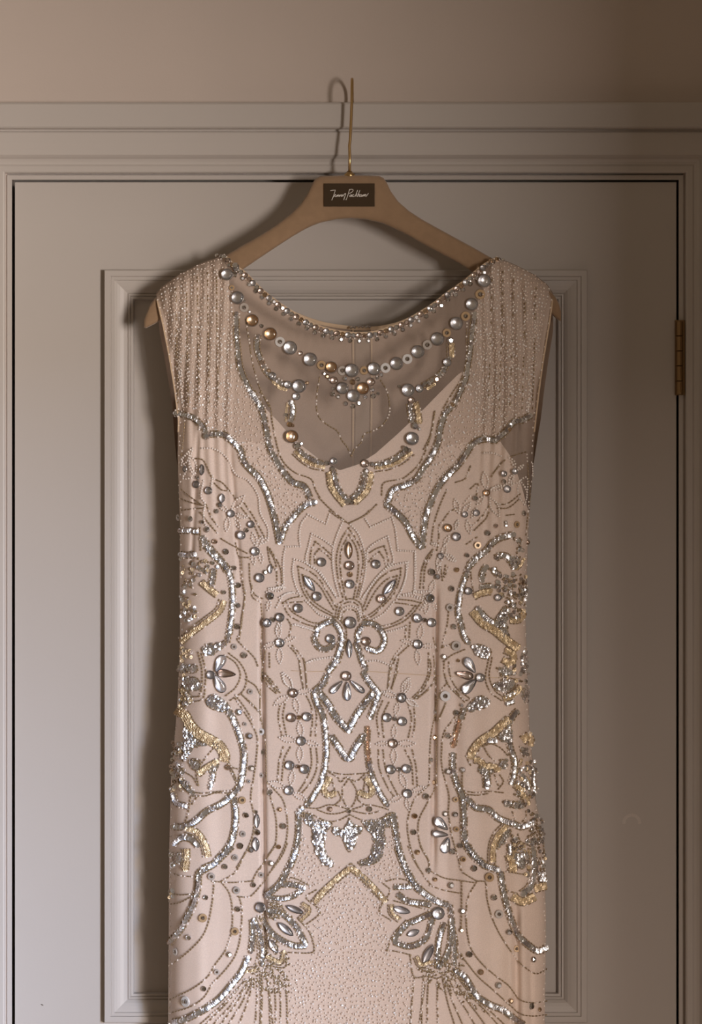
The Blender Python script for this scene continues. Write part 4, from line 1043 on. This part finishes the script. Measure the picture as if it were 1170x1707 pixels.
S_('J', [(470, 710), (480, 800, 1), (476, 890, 1), (470, 920), (455, 980, 1), (420, 1040), (360, 1105, 1), (340, 1130, 1), (265, 1165)], wd=9)
FILL('J', [(288, 65), (330, 30), (375, 50), (360, 130), (300, 105)], bright=0.1); FILL('J', [(375, 50), (430, 90), (442, 130), (405, 142), (360, 130)], bright=0.75)
G_('c', [(130, 110), (230, 180), (290, 290), (400, 410), (560, 500), (680, 580), (740, 700), (730, 760)], wd=15)
FILL('c', [(210, 320), (290, 360), (380, 520), (300, 640), (220, 770), (190, 740), (250, 640), (190, 620), (215, 480)], bright=0.8); FILL('c', [(310, 430), (420, 520), (540, 540), (420, 570), (360, 580)], bright=0.1)
FILL('c', [(550, 500), (640, 540), (700, 620), (640, 610)], bright=0.1, edge=False)
G_('c', [(410, 930), (520, 850), (640, 780)], wd=9); FILL('c', [(540, 850), (660, 810), (610, 920), (560, 920)], bright=0.0)
S_('c', [(590, 930, 1), (580, 1020, 1), (550, 1120, 1)], wd=7); D_('c', [(590, 610), (530, 680), (450, 790)], [(290, 760), (350, 740), (430, 770), (420, 850)], [(760, 780), (840, 850), (900, 870)], [(820, 900), (890, 1050)], [(200, 900), (330, 980), (390, 1080)], [(380, 960), (400, 1080)])
FILL('c', [(290, 760), (400, 770), (420, 850), (350, 890), (300, 830)], bright=0.1); RH('c', (785, 850, 40, 'p'))
def MIX(t, poly, n, gold=0.2, br=0.12):
    """dense mixed beading where the pattern wraps round the side"""
    p = np.array(T(t, poly)); x0, y0 = p.min(0); x1, y1 = p.max(0)
    x = rng.uniform(x0, x1, n * 4); y = rng.uniform(y0, y1, n * 4); m = inside(p, x, y); x, y = x[m][:n], y[m][:n]
    k = rng.uniform(0, 1, len(x)); gsel = k < gold; ssel = (k >= gold) & (k < gold + 0.35); b = k >= gold + 0.35
    if gsel.any(): sequins('gold', x[gsel], y[gsel], 3.2, rng.uniform(0, 1, gsel.sum()) < .3)
    if ssel.any(): sequins('silver', x[ssel], y[ssel], 3.6, rng.uniform(0, 1, ssel.sum()) < br)
    d = rng.normal(0, 1, (b.sum(), 2)); bugles(x[b], y[b], d[:, 0], d[:, 1], 4.2, 1.4)
    beads('pearl', x[b][::2] + 3, y[b][::2] + 2, 1.8)
MIX('c', [(70, 480), (180, 500), (200, 760), (200, 960), (300, 1100), (330, 1170), (40, 1170), (40, 900), (70, 700)], 90, 0.1)
S_('J', [(75, 680, 1), (95, 735, 1), (160, 755, 1)], wd=8); S_('J', [(125, 590), (160, 630), (205, 670)], wd=8); D_('J', [(205, 665), (270, 672), (350, 662), (450, 655)], [(205, 690), (280, 690), (350, 670), (440, 672)], [(190, 700), (170, 820), (150, 870)], [(235, 690), (200, 740)])
G_('J', [(165, 905), (225, 930), (275, 1000), (295, 1080)], wd=11); S_('J', [(80, 1000, 1), (130, 962, 1), (190, 970), (235, 1010)], wd=9)
FILL('J', [(70, 1075), (100, 1055), (135, 1075), (138, 1110), (110, 1130), (75, 1115)], bright=0.0); RH('J', (62, 1075, 20, 's'), (75, 1140, 22, 's')); G_('J', [(160, 1040), (160, 1100), (150, 1170)], wd=11)
D_('M', [(60, 185), (120, 205), (195, 212)], [(60, 320), (120, 330), (200, 325)], [(60, 390), (120, 380), (195, 340)]); MIX('M', [(40, 290), (80, 300), (100, 350), (40, 370)], 10, .3)
D_('J', [(480, 60), (540, 150), (590, 230), (622, 320), (615, 450), (600, 560), (580, 700), (602, 830), (590, 950), (550, 1050), (490, 1150)], [(530, 40), (590, 100), (640, 150)], [(672, 540), (690, 640), (720, 740), (745, 850), (740, 1000), (690, 1080), (640, 1160)], [(720, 635), (790, 720), (817, 850), (810, 980), (770, 1080), (720, 1160)], [(440, 480), (480, 570), (490, 610)], [(640, 30), (640, 160), (672, 340), (678, 560)])
RH('J', (502, 147, 21, 's'), (570, 300, 22, 'd'), (653, 405, 22, 'd'), (585, 510, 20, 's'), (700, 665, 21, 's'), (767, 777, 15, 'a'), (547, 815, 20, 'd'), (788, 885, 21, 's'), (510, 1013, 20, 'd'), (580, 1040, 18, 'd'), (760, 1020, 15, 'a'), (712, 1127, 20, 's'), (410, 1150, 18, 's'), (620, 925, 22, 'd'), (435, 505, 16, 'p'), (612, 792, 12, 'd'))
WA('J', (643, 272, 23, 'w'), (523, 717, 24, 'a'), (527, 937, 20, 'g'), (477, 1090, 20, 'g'), (575, 12, 18, 'g'), (540, 222, 13, 'g'), (565, 595, 13, 'g'), (645, 555, 16, 'g'))
NV('J', ((618, 805), (618, 898), 36, 'g'), ((610, 960), (612, 1048), 46, 'g'))

# ---- left waist side
S_('G', [(430, 190, 1), (452, 260, 1), (462, 380, 1), (456, 480, 1), (440, 605, 1)], wd=8); S_('G', [(280, 30), (330, 90, 1), (395, 150), (425, 185)], wd=9); S_('G', [(435, 612), (428, 660)], wd=7)
FILL('G', [(265, 715), (290, 680), (350, 678), (410, 660), (415, 690), (360, 722), (325, 750)], bright=0.12); FILL('G', [(270, 710), (330, 715), (335, 750), (280, 748)], bright=0.8, edge=False)
G_('b', [(450, 560), (540, 640), (630, 710)], wd=9); G_('G', [(395, 400), (370, 460), (285, 530), (200, 595), (130, 655)], wd=11)
S_('G', [(335, 200), (330, 250), (320, 300)], wd=9); S_('D', [(120, 915, 1), (185, 915, 1), (232, 922, 1)], wd=8); S_('D', [(125, 1070, 1), (170, 1075), (220, 1068, 1)], wd=9)
MIX('G', [(125, 110), (260, 90), (320, 140), (370, 180), (300, 200), (250, 260), (230, 330), (250, 480), (190, 560), (120, 520)], 85, 0.15, .18)
MIX('G', [(120, 700), (190, 690), (200, 760), (130, 790)], 14, .7, .4); RH('G', (148, 720, 15, 's'), (148, 815, 17, 's'))
FILL('G', [(160, 830), (220, 810), (235, 850), (190, 865)], bright=.1); FILL('G', [(110, 820), (160, 810), (160, 860), (110, 850)], bright=.4)
FILL('G', [(150, 890), (230, 900), (260, 960), (200, 980), (140, 950)], bright=.15); G_('G', [(130, 970), (160, 1010), (190, 1050)], wd=8); S_('G', [(165, 1000, 1), (185, 1050, 1), (150, 1060, 1)], wd=8)
MIX('G', [(105, 860), (150, 870), (140, 960), (180, 1080), (105, 1100)], 26, .2)
TE('G', ((350, 855), (402, 752), 66, 's'), ((480, 875), (360, 862), 58, 'p'), ((345, 882), (402, 990), 68, 's')); CABS('G', (318, 878, 28, 'g'))
D_('G', [(410, 750), (480, 800), (512, 880), (480, 960), (420, 1010)], [(440, 740), (510, 800), (552, 890), (530, 980), (450, 1040)], [(240, 735), (262, 830), (265, 920), (250, 1010), (200, 1020)], [(262, 745), (285, 840), (285, 930), (270, 1030), (200, 1055)],
   [(545, 330), (528, 460), (512, 600), (492, 650), (560, 720), (605, 770), (622, 815)], [(570, 160), (575, 270), (600, 350), (650, 380)], [(585, 300), (590, 370), (635, 400)], [(690, 50), (740, 150), (752, 300)], [(705, 60), (770, 180), (782, 295)], [(650, 850), (700, 930), (765, 990)], [(655, 900), (700, 960), (740, 995)],
   [(830, 690), (890, 770), (905, 880), (920, 960)], [(852, 690), (922, 780), (942, 945)], [(672, 730), (650, 850), (645, 900)], [(700, 740), (702, 825)], [(550, 910), (610, 950), (640, 1010)], [(480, 1010), (540, 1090), (590, 1170)], [(520, 1005), (590, 1070), (640, 1130)], [(515, 120), (520, 230), (540, 380), (520, 500), (505, 640)], [(645, 420), (655, 560), (640, 700), (655, 850), (638, 1000), (640, 1170)], [(820, 520), (840, 560), (830, 620)])
RH('G', (470, 185, 18, 's'), (497, 295, 19, 'd'), (495, 427, 18, 'd'), (492, 563, 21, 'd'), (417, 77, 20, 'd'), (535, 750, 22, 's'), (502, 1120, 22, 's'), (720, 520, 18, 'd'), (672, 210, 16, 'd'), (402, 340, 16, 's'), (330, 150, 14, 's'))
WA('G', (470, 695, 19, 'g'), (575, 985, 15, 'g'))
CABS('G', (637, 247, 30, 'g'), (683, 540, 29, 's'), (768, 503, 28, 's'), (768, 670, 30, 's'), (608, 75, 28, 's'), (856, 995, 29, 'p'), (706, 365, 24, 'g'))
NV('G', ((705, 160), (703, 220), 30, 'g'))
for a, b in (((760, 640), (755, 545)), ((765, 700), (768, 805)), ((740, 672), (655, 705)), ((795, 660), (865, 635)), ((620, 50), (650, -20)), ((590, 90), (600, 160)), ((850, 965), (780, 870)), ((640, 80), (650, 150)), ((775, 540), (745, 600)), ((700, 390), (690, 460)), ((720, 330), (800, 310))):
    LENS('G', a, b)
P_('G', [(940, 800), (1000, 775), (1110, 765)], [(790, 310), (720, 320), (680, 340)], [(745, 440), (790, 360), (850, 340)], [(850, 555), (905, 560), (985, 590)])

# ---- left bust side
D_('D', [(340, 580), (400, 610), (480, 705)], [(345, 610), (390, 650), (430, 655)], [(200, 445), (270, 460), (320, 560)], [(540, 740), (600, 830), (665, 950)], [(520, 770), (590, 860), (632, 950)], [(130, 650), (180, 690), (250, 740)], [(130, 710), (200, 735), (260, 750)], [(130, 782), (200, 775), (260, 770)], [(290, 750), (330, 840), (370, 890)], [(390, 970), (440, 1000), (550, 1060)], [(255, 800), (300, 860), (360, 930)], [(480, 1000), (500, 1080), (560, 1090)], [(690, 1040), (705, 1120), (740, 1170)], [(250, 900), (255, 1040)], [(150, 200), (140, 330), (130, 420)])
P_('D', [(260, 380), (340, 385), (420, 440), (480, 550), (560, 590), (625, 685), (640, 800), (690, 900), (690, 980)], [(140, 440), (200, 380), (180, 470), (215, 540)], [(130, 450), (160, 520), (140, 575), (210, 570)], [(270, 590), (255, 690), (280, 740), (270, 800)], [(330, 560), (320, 640)], [(270, 800), (280, 870), (310, 900)])
for a, b in (((455, 775), (535, 690)), ((430, 830), (420, 920)), ((430, 790), (370, 745)), ((480, 810), (550, 830)), ((610, 1010), (590, 930)), ((640, 1000), (690, 960)), ((475, 840), (510, 900)), ((180, 410), (130, 490)), ((190, 430), (215, 560))):
    LENS('D', a, b, r=1.9)
CABS('D', (303, 655, 25, 's'), (450, 805, 25, 'g'), (517, 945, 28, 'g'), (580, 875, 23, 'g'), (155, 515, 20, 'g'), (228, 615, 24, 'g'))
NV('D', ((262, 485), (258, 555), 34, 'g'), ((392, 675), (388, 735), 40, 'g'))
RH('D', (378, 748, 17, 'd'), (355, 790, 17, 'd'), (550, 912, 16, 'd'), (187, 838, 21, 'd'), (293, 908, 21, 'd'), (345, 985, 18, 'p'), (335, 1055, 22, 's'), (418, 1055, 18, 'd'), (265, 860, 13, 'd'), (235, 570, 13, 'd'))
S_('D', [(265, 960), (300, 1010), (335, 1055, 1), (385, 1110), (420, 1170)], wd=9)
WA('D', (110, 830, 22, 'g'))

# ---- right bust side
for a, b in (((703, 645), (690, 535)), ((735, 650), (815, 625)), ((728, 700), (788, 822)), ((690, 690), (645, 745)), ((890, 500), (870, 450)), ((905, 520), (940, 490)), ((880, 550), (850, 600)), ((920, 590), (950, 745)), ((525, 800), (500, 710)), ((550, 810), (600, 735)), ((520, 850), (505, 905)), ((580, 850), (600, 935)), ((430, 1010), (460, 950)), ((390, 1010), (350, 1000)), ((440, 1070), (505, 1110)), ((410, 1070), (385, 1150)), ((880, 610), (820, 620)), ((640, 770), (610, 830))):
    LENS('F', a, b, r=2.0)
P_('F', [(1000, 480), (1002, 560)], [(740, 640), (800, 625)], [(900, 605), (965, 570), (965, 700)], [(690, 410), (740, 410), (800, 430)])
CABS('F', (705, 670, 23, 'a'), (885, 530, 20, 's'), (510, 955, 28, 'g'), (455, 898, 27, 'a'), (565, 810, 20, 'g'), (640, 800, 22, 'g'), (838, 645, 24, 'g'), (818, 545, 20, 'g'), (408, 1080, 20, 'g'))
RH('F', (945, 803, 19, 's'), (713, 930, 20, 'd'), (767, 885, 15, 'p'), (830, 862, 12, 'd'), (832, 882, 12, 's'), (580, 1075, 15, 'd'), (632, 705, 18, 'd'), (820, 595, 14, 'd'), (970, 990, 18, 'p'))
WA('F', (900, 875, 22, 'a'), (648, 1010, 24, 'a'))
D_('F', [(770, 740), (840, 740), (920, 680)], [(780, 770), (850, 765), (922, 705)], [(580, 1000), (640, 960)], [(620, 880), (680, 820), (720, 760)], [(630, 910), (700, 840), (720, 800)], [(415, 865), (460, 800), (510, 770)], [(740, 560), (780, 500), (822, 460)], [(760, 530), (800, 480)], [(355, 1040), (310, 1100), (290, 1170)], [(340, 1060), (300, 1130)], [(605, 640), (650, 610), (640, 700)], [(510, 600), (570, 575), (600, 500)], [(400, 880), (395, 980), (385, 1040)], [(850, 440), (900, 420), (955, 405)], [(560, 740), (600, 690)], [(965, 420), (975, 560), (985, 700), (970, 820), (960, 940)], [(840, 815), (880, 810)])
S_('F', [(600, 1135), (650, 1085, 1), (700, 1050), (740, 1000), (790, 965), (845, 948, 1), (880, 940)], wd=9)
MIX('F', [(880, 970), (930, 960), (940, 1040), (900, 1060)], 16, .1)

# ---- right waist side
S_('I', [(625, 138, 1), (590, 180), (570, 240), (552, 290, 1), (530, 380, 1), (522, 470, 1), (540, 545), (560, 625, 1), (590, 670)], wd=8)
S_('f', [(530, 230), (590, 200), (655, 215, 1), (700, 260)], wd=9); FILL('f', [(680, 200), (800, 230), (820, 330), (740, 380), (690, 300)], bright=.08); G_('f', [(860, 240), (830, 310), (770, 370)], wd=7)
S_('f', [(400, 350), (350, 420), (340, 530)], wd=9); S_('f', [(330, 620), (400, 600), (470, 600)], wd=7); G_('f', [(250, 735), (320, 700), (460, 670)], wd=9)
S_('f', [(280, 890), (380, 1010, 1), (450, 1060, 1), (520, 1090)], wd=9); G_('I', [(620, 470), (680, 540), (760, 590), (830, 650), (905, 705)], wd=12)
FILL('f', [(500, 1060), (560, 960), (640, 860), (690, 950), (640, 1080), (680, 1150), (560, 1160)], bright=.08); FILL('I', [(790, 560), (840, 590), (850, 640), (810, 630)], bright=.05)
S_('f', [(490, 380, 1), (520, 430), (580, 470)], wd=8); RH('f', (845, 555, 42, 'p'), (865, 695, 34, 's'), (500, 375, 26, 's')); FILL('f', [(820, 640), (920, 620), (915, 720), (840, 730)], bright=.5)
MIX('f', [(480, 480), (640, 430), (900, 460), (910, 780), (880, 1040), (700, 1060), (640, 880), (560, 780), (520, 620)], 130, .08, .1)
G_('f', [(860, 920), (850, 1000), (800, 1050), (710, 1050)], wd=8); CABS('f', (545, 750, 45, 'g'), (160, 665, 50, 'g'))
FILL('I', [(610, 690), (660, 680), (735, 715), (720, 765), (685, 772), (640, 745)], bright=.75); FILL('I', [(580, 1090), (620, 1040), (680, 1015), (725, 1050), (705, 1090), (650, 1100), (600, 1118)], bright=.45)
TE('I', ((632, 862), (565, 768), 62, 's'), ((505, 865), (618, 890), 56, 'p'), ((638, 908), (550, 992), 68, 's')); CABS('I', (665, 895, 28, 's'))
G_('I', [(830, 720), (880, 750), (860, 800), (815, 780)], wd=9); FILL('I', [(775, 835), (830, 835), (890, 870), (830, 880), (790, 865)], bright=.3); FILL('I', [(750, 945), (820, 905), (885, 905), (888, 950), (830, 985), (770, 975)], bright=.2); RH('I', (770, 950, 17, 's'), (957, 920, 15, 's'))
G_('I', [(920, 960), (870, 1010), (820, 1030)], wd=9); S_('I', [(830, 1020, 1), (870, 1000, 1), (905, 975)], wd=7); S_('I', [(835, 1065, 1), (875, 1050, 1)], wd=7)
FILL('I', [(925, 730), (968, 700), (972, 880), (930, 860)], bright=.02, edge=False); FILL('I', [(925, 970), (975, 940), (978, 1050), (935, 1060)], bright=.03, edge=False); MIX('I', [(800, 800), (920, 790), (965, 900), (900, 960), (800, 900)], 22, .2)
D_('I', [(430, 790), (435, 880), (470, 960), (560, 1040), (600, 1035)], [(462, 800), (470, 880), (510, 960), (590, 1025)], [(720, 780), (700, 900), (732, 990), (800, 1042)], [(742, 770), (725, 890), (762, 980), (812, 1020)], [(430, 790), (480, 750), (560, 715)], [(460, 470), (450, 560), (420, 690)], [(420, 700), (470, 680)], [(450, 930), (400, 1000), (375, 1100)], [(430, 1090), (400, 1160)], [(500, 970), (560, 1050)], [(345, 80), (290, 180), (275, 310)], [(360, 80), (310, 180), (298, 310)], [(410, 180), (420, 260)], [(330, 740), (345, 840), (310, 950), (240, 1030)], [(360, 740), (368, 880), (340, 960), (260, 1030)], [(200, 690), (110, 780), (130, 840), (90, 960)], [(160, 690), (100, 770), (80, 830), (65, 960)], [(375, 890), (375, 1170)], [(440, 170), (430, 240), (460, 180)], [(210, 540), (205, 630)], [(185, 560), (180, 630)], [(600, 190), (620, 330)], [(360, 640), (380, 720)])
RH('I', (480, 317, 20, 'd'), (493, 565, 19, 's'), (430, 760, 19, 's'), (513, 195, 17, 'a'), (580, 100, 16, 'd'), (350, 210, 24, 'd'), (385, 240, 20, 'd'), (522, 785, 12, 'a'), (510, 1125, 20, 'd'), (545, 1075, 12, 's'))
WA('I', (508, 688, 31, 'g'), (437, 1015, 34, 'w'), (467, 440, 25, 'g'))
CABS('I', (340, 380, 28, 'g'), (260, 680, 30, 's'), (155, 1025, 30, 's'))
for a, b in (((270, 650), (285, 550)), ((255, 715), (265, 810)), ((235, 672), (155, 655)), ((290, 690), (370, 692)), ((340, 350), (365, 265)), ((325, 400), (310, 480)), ((360, 400), (375, 460)), ((180, 1000), (205, 900)), ((310, 370), (230, 345)), ((125, 1020), (40, 990)), ((185, 1040), (255, 1080)), ((420, 110), (440, 30)), ((440, 100), (500, 140)), ((400, 150), (390, 210))):
    LENS('I', a, b)
P_('I', [(240, 330), (240, 80)], [(165, 355), (250, 340), (330, 335)], [(185, 150), (180, 250), (150, 340)])

# ---- right skirt side
S_('L', [(528, 200), (510, 280), (490, 365)], wd=8, kind='copper'); S_('L', [(488, 420), (490, 520), (518, 620), (548, 690), (560, 800), (560, 900), (572, 1000), (622, 1080), (680, 1130)], wd=9)
S_('L', [(690, 1140, 1), (785, 1172, 1)], wd=9); S_('L', [(580, 710), (640, 765), (720, 780), (775, 830, 1), (830, 855, 1), (880, 870), (930, 890, 1), (1000, 865, 1)], wd=9)
S_('L', [(560, 130), (545, 180)], wd=8)
G_('d', [(110, 650), (160, 540), (260, 430), (400, 340), (520, 230), (600, 160)], wd=13); FILL('d', [(480, 350), (580, 290), (610, 210), (640, 300), (650, 420), (560, 440), (470, 400)], bright=.25); S_('d', [(355, 420, 1), (430, 430, 1)], wd=9); S_('d', [(600, 220), (670, 90), (710, 50)], wd=9)
S_('d', [(610, 430), (640, 560), (670, 640, 1), (685, 760, 1), (665, 880, 1), (635, 980, 1)], wd=8); G_('d', [(170, 680), (230, 690), (300, 760), (400, 760), (480, 810)], wd=9); S_('d', [(250, 790), (310, 850), (330, 1020, 1)], wd=11); FILL('d', [(230, 780), (420, 810), (380, 860), (260, 850)], bright=.05)
FILL('d', [(500, 680), (580, 680), (570, 780), (500, 770)], bright=.2); D_('d', [(300, 530), (350, 620), (430, 690)], [(280, 500), (380, 470), (500, 520), (590, 610)], [(80, 680), (110, 740)], [(500, 880), (540, 960), (480, 1050)], [(430, 880), (470, 1000)])
G_('d', [(790, 420), (870, 370), (880, 480)], wd=14); FILL('d', [(750, 510), (850, 540), (860, 630), (780, 620)], bright=.3); S_('d', [(860, 780), (915, 800, 1), (915, 950, 1), (935, 1110, 1)], wd=7); S_('d', [(780, 880), (830, 960, 1), (850, 1040, 1)], wd=8)
MIX('d', [(640, 650), (740, 640), (940, 660), (970, 800), (980, 1080), (900, 1160), (700, 1160), (640, 1050), (700, 900)], 90, .12, .06)
MIX('e', [(860, 250), (960, 280), (1050, 370), (1055, 660), (930, 690), (830, 660), (880, 500), (900, 380)], 80, .02, .05); G_('d', [(700, 1010), (760, 1080), (800, 1170)], wd=9)
FILL('e', [(540, 130), (600, 110), (670, 170), (640, 200), (580, 180)], bright=.8); FILL('e', [(670, 130), (800, 130), (830, 180), (740, 220), (660, 200)], bright=.02); G_('e', [(770, 10), (830, 100), (850, 160)], wd=7)
G_('e', [(570, 440), (470, 540), (410, 660), (390, 800), (390, 900)], wd=11); FILL('e', [(600, 480), (640, 520), (560, 640), (480, 730), (460, 720), (520, 580)], bright=.12); D_('e', [(440, 840), (430, 940)], [(730, 560), (760, 640), (850, 690)], [(660, 270), (690, 350)], [(790, 380), (830, 330), (830, 260)], [(1060, 660), (1070, 850), (1060, 1000)], [(880, 700), (900, 850), (880, 1060)])
S_('e', [(620, 700, 1), (625, 800, 1)], wd=7); G_('e', [(620, 830), (650, 940), (660, 1030)], wd=13); FILL('e', [(640, 800), (720, 790), (810, 830), (820, 960), (760, 1000), (700, 900)], bright=.1); FILL('e', [(690, 820), (800, 820), (790, 870), (720, 890)], bright=.9, edge=False)
MIX('e', [(640, 560), (740, 600), (860, 760), (880, 1100), (820, 1080), (820, 820), (660, 780)], 50, .15, .06); RH('e', (940, 640, 28, 's'), (995, 662, 26, 's'), (760, 455, 28, 's'), (860, 250, 26, 'd'), (1035, 395, 26, 's'))
S_('O', [(1000, 30), (1010, 150), (990, 270), (940, 320)], wd=11); FILL('O', [(1035, 180), (1085, 175), (1090, 245), (1040, 240)], bright=.8); G_('O', [(880, 345), (940, 375), (1010, 345)], wd=12); G_('O', [(1020, 290), (1085, 270)], wd=12); D_('O', [(830, 300), (900, 320)], [(840, 180), (900, 190), (960, 200)])
MIX('O', [(1000, 0), (1080, 0), (1085, 180), (1020, 200)], 36, .05, .08)
D_('L', [(440, 90), (415, 150), (390, 200)], [(500, 180), (430, 280), (415, 400), (420, 520), (462, 680), (460, 800), (482, 950), (520, 1080), (542, 1170)], [(330, 620), (235, 720), (195, 850), (200, 960), (230, 1080), (262, 1150)], [(382, 620), (320, 740), (265, 860), (275, 1000), (330, 1110), (335, 1170)], [(375, 130), (345, 300), (338, 450), (335, 600)], [(382, 300), (378, 600)], [(570, 660), (650, 668), (720, 660), (810, 668)], [(570, 680), (650, 685), (710, 675)], [(550, 540), (550, 620), (575, 680)])
RH('L', (457, 298, 21, 's'), (455, 530, 21, 'd'), (553, 520, 18, 's'), (367, 310, 18, 'a'), (345, 455, 15, 's'), (312, 693, 22, 's'), (240, 820, 18, 'a'), (232, 925, 19, 'd'), (257, 1055, 17, 'a'), (503, 810, 19, 'd'), (535, 1013, 18, 'd'), (437, 805, 19, 's'), (485, 1050, 21, 's'), (510, 150, 20, 'd'), (375, 145, 13, 'd'), (362, 600, 16, 'a'))
WA('L', (505, 713, 18, 'a'), (510, 905, 18, 'a'), (555, 1100, 18, 'a'))
TE('L', ((452, 908), (372, 835), 62, 's'), ((455, 942), (352, 932), 46, 'g'), ((458, 960), (425, 1058), 66, 's'))
S_('O', [(590, 20), (650, 95), (700, 140)], wd=9); S_('O', [(798, 190), (815, 300), (840, 400), (870, 500), (910, 590), (980, 660), (1040, 695, 1), (1092, 672, 1)], wd=9)
D_('O', [(560, 190), (640, 238), (700, 250), (710, 350), (740, 470), (790, 580), (860, 690), (920, 770), (1020, 842), (1092, 812)], [(640, 250), (590, 340), (575, 450), (582, 580), (612, 690), (680, 780), (770, 860), (850, 920), (920, 1010), (1010, 1032), (1092, 1020)], [(570, 760), (650, 860), (740, 940), (840, 1030), (920, 1100), (1000, 1118), (1092, 1110)], [(350, 180), (430, 220), (520, 235), (620, 250)], [(340, 270), (430, 300), (545, 322)], [(200, 20), (240, 110), (290, 190), (342, 262)], [(280, 20), (330, 110), (332, 185)], [(545, 250), (545, 420), (540, 560)])
RH('O', (625, 158, 21, 'd'), (755, 347, 21, 's'), (853, 573, 20, 'd'), (1010, 750, 20, 'd'), (595, 717, 21, 'd'), (670, 832, 19, 'a'), (785, 918, 22, 's'), (865, 1020, 17, 'a'), (995, 1055, 22, 'd'), (1048, 1075, 15, 'a'), (477, 268, 22, 's'), (372, 230, 15, 'a'), (550, 435, 19, 'd'), (543, 560, 15, 'a'), (330, 170, 17, 'd'), (555, 100, 14, 'a'), (258, 52, 15, 'a'))
WA('O', (725, 215, 30, 'a'), (787, 455, 27, 'g'), (900, 680, 22, 'a'))
# stray pearls along both side seams
for f_, sgn in ((LL, 1), (RR, -1)):
    y = np.arange(690, 1707, 11.0) + rng.uniform(-4, 4, 93); x = f_(y) + sgn * rng.uniform(0.6, 4, len(y)); beads('pearl', x, y, 1.9)
    y = np.arange(500, 700, 13.0); x = f_(y) + sgn * rng.uniform(0.6, 3, len(y)); beads('pearl', x, y, 1.8)


for k in K.values(): k.build()
print('stuff counts', {k: getattr(v, 'count', 0) for k, v in K.items()})
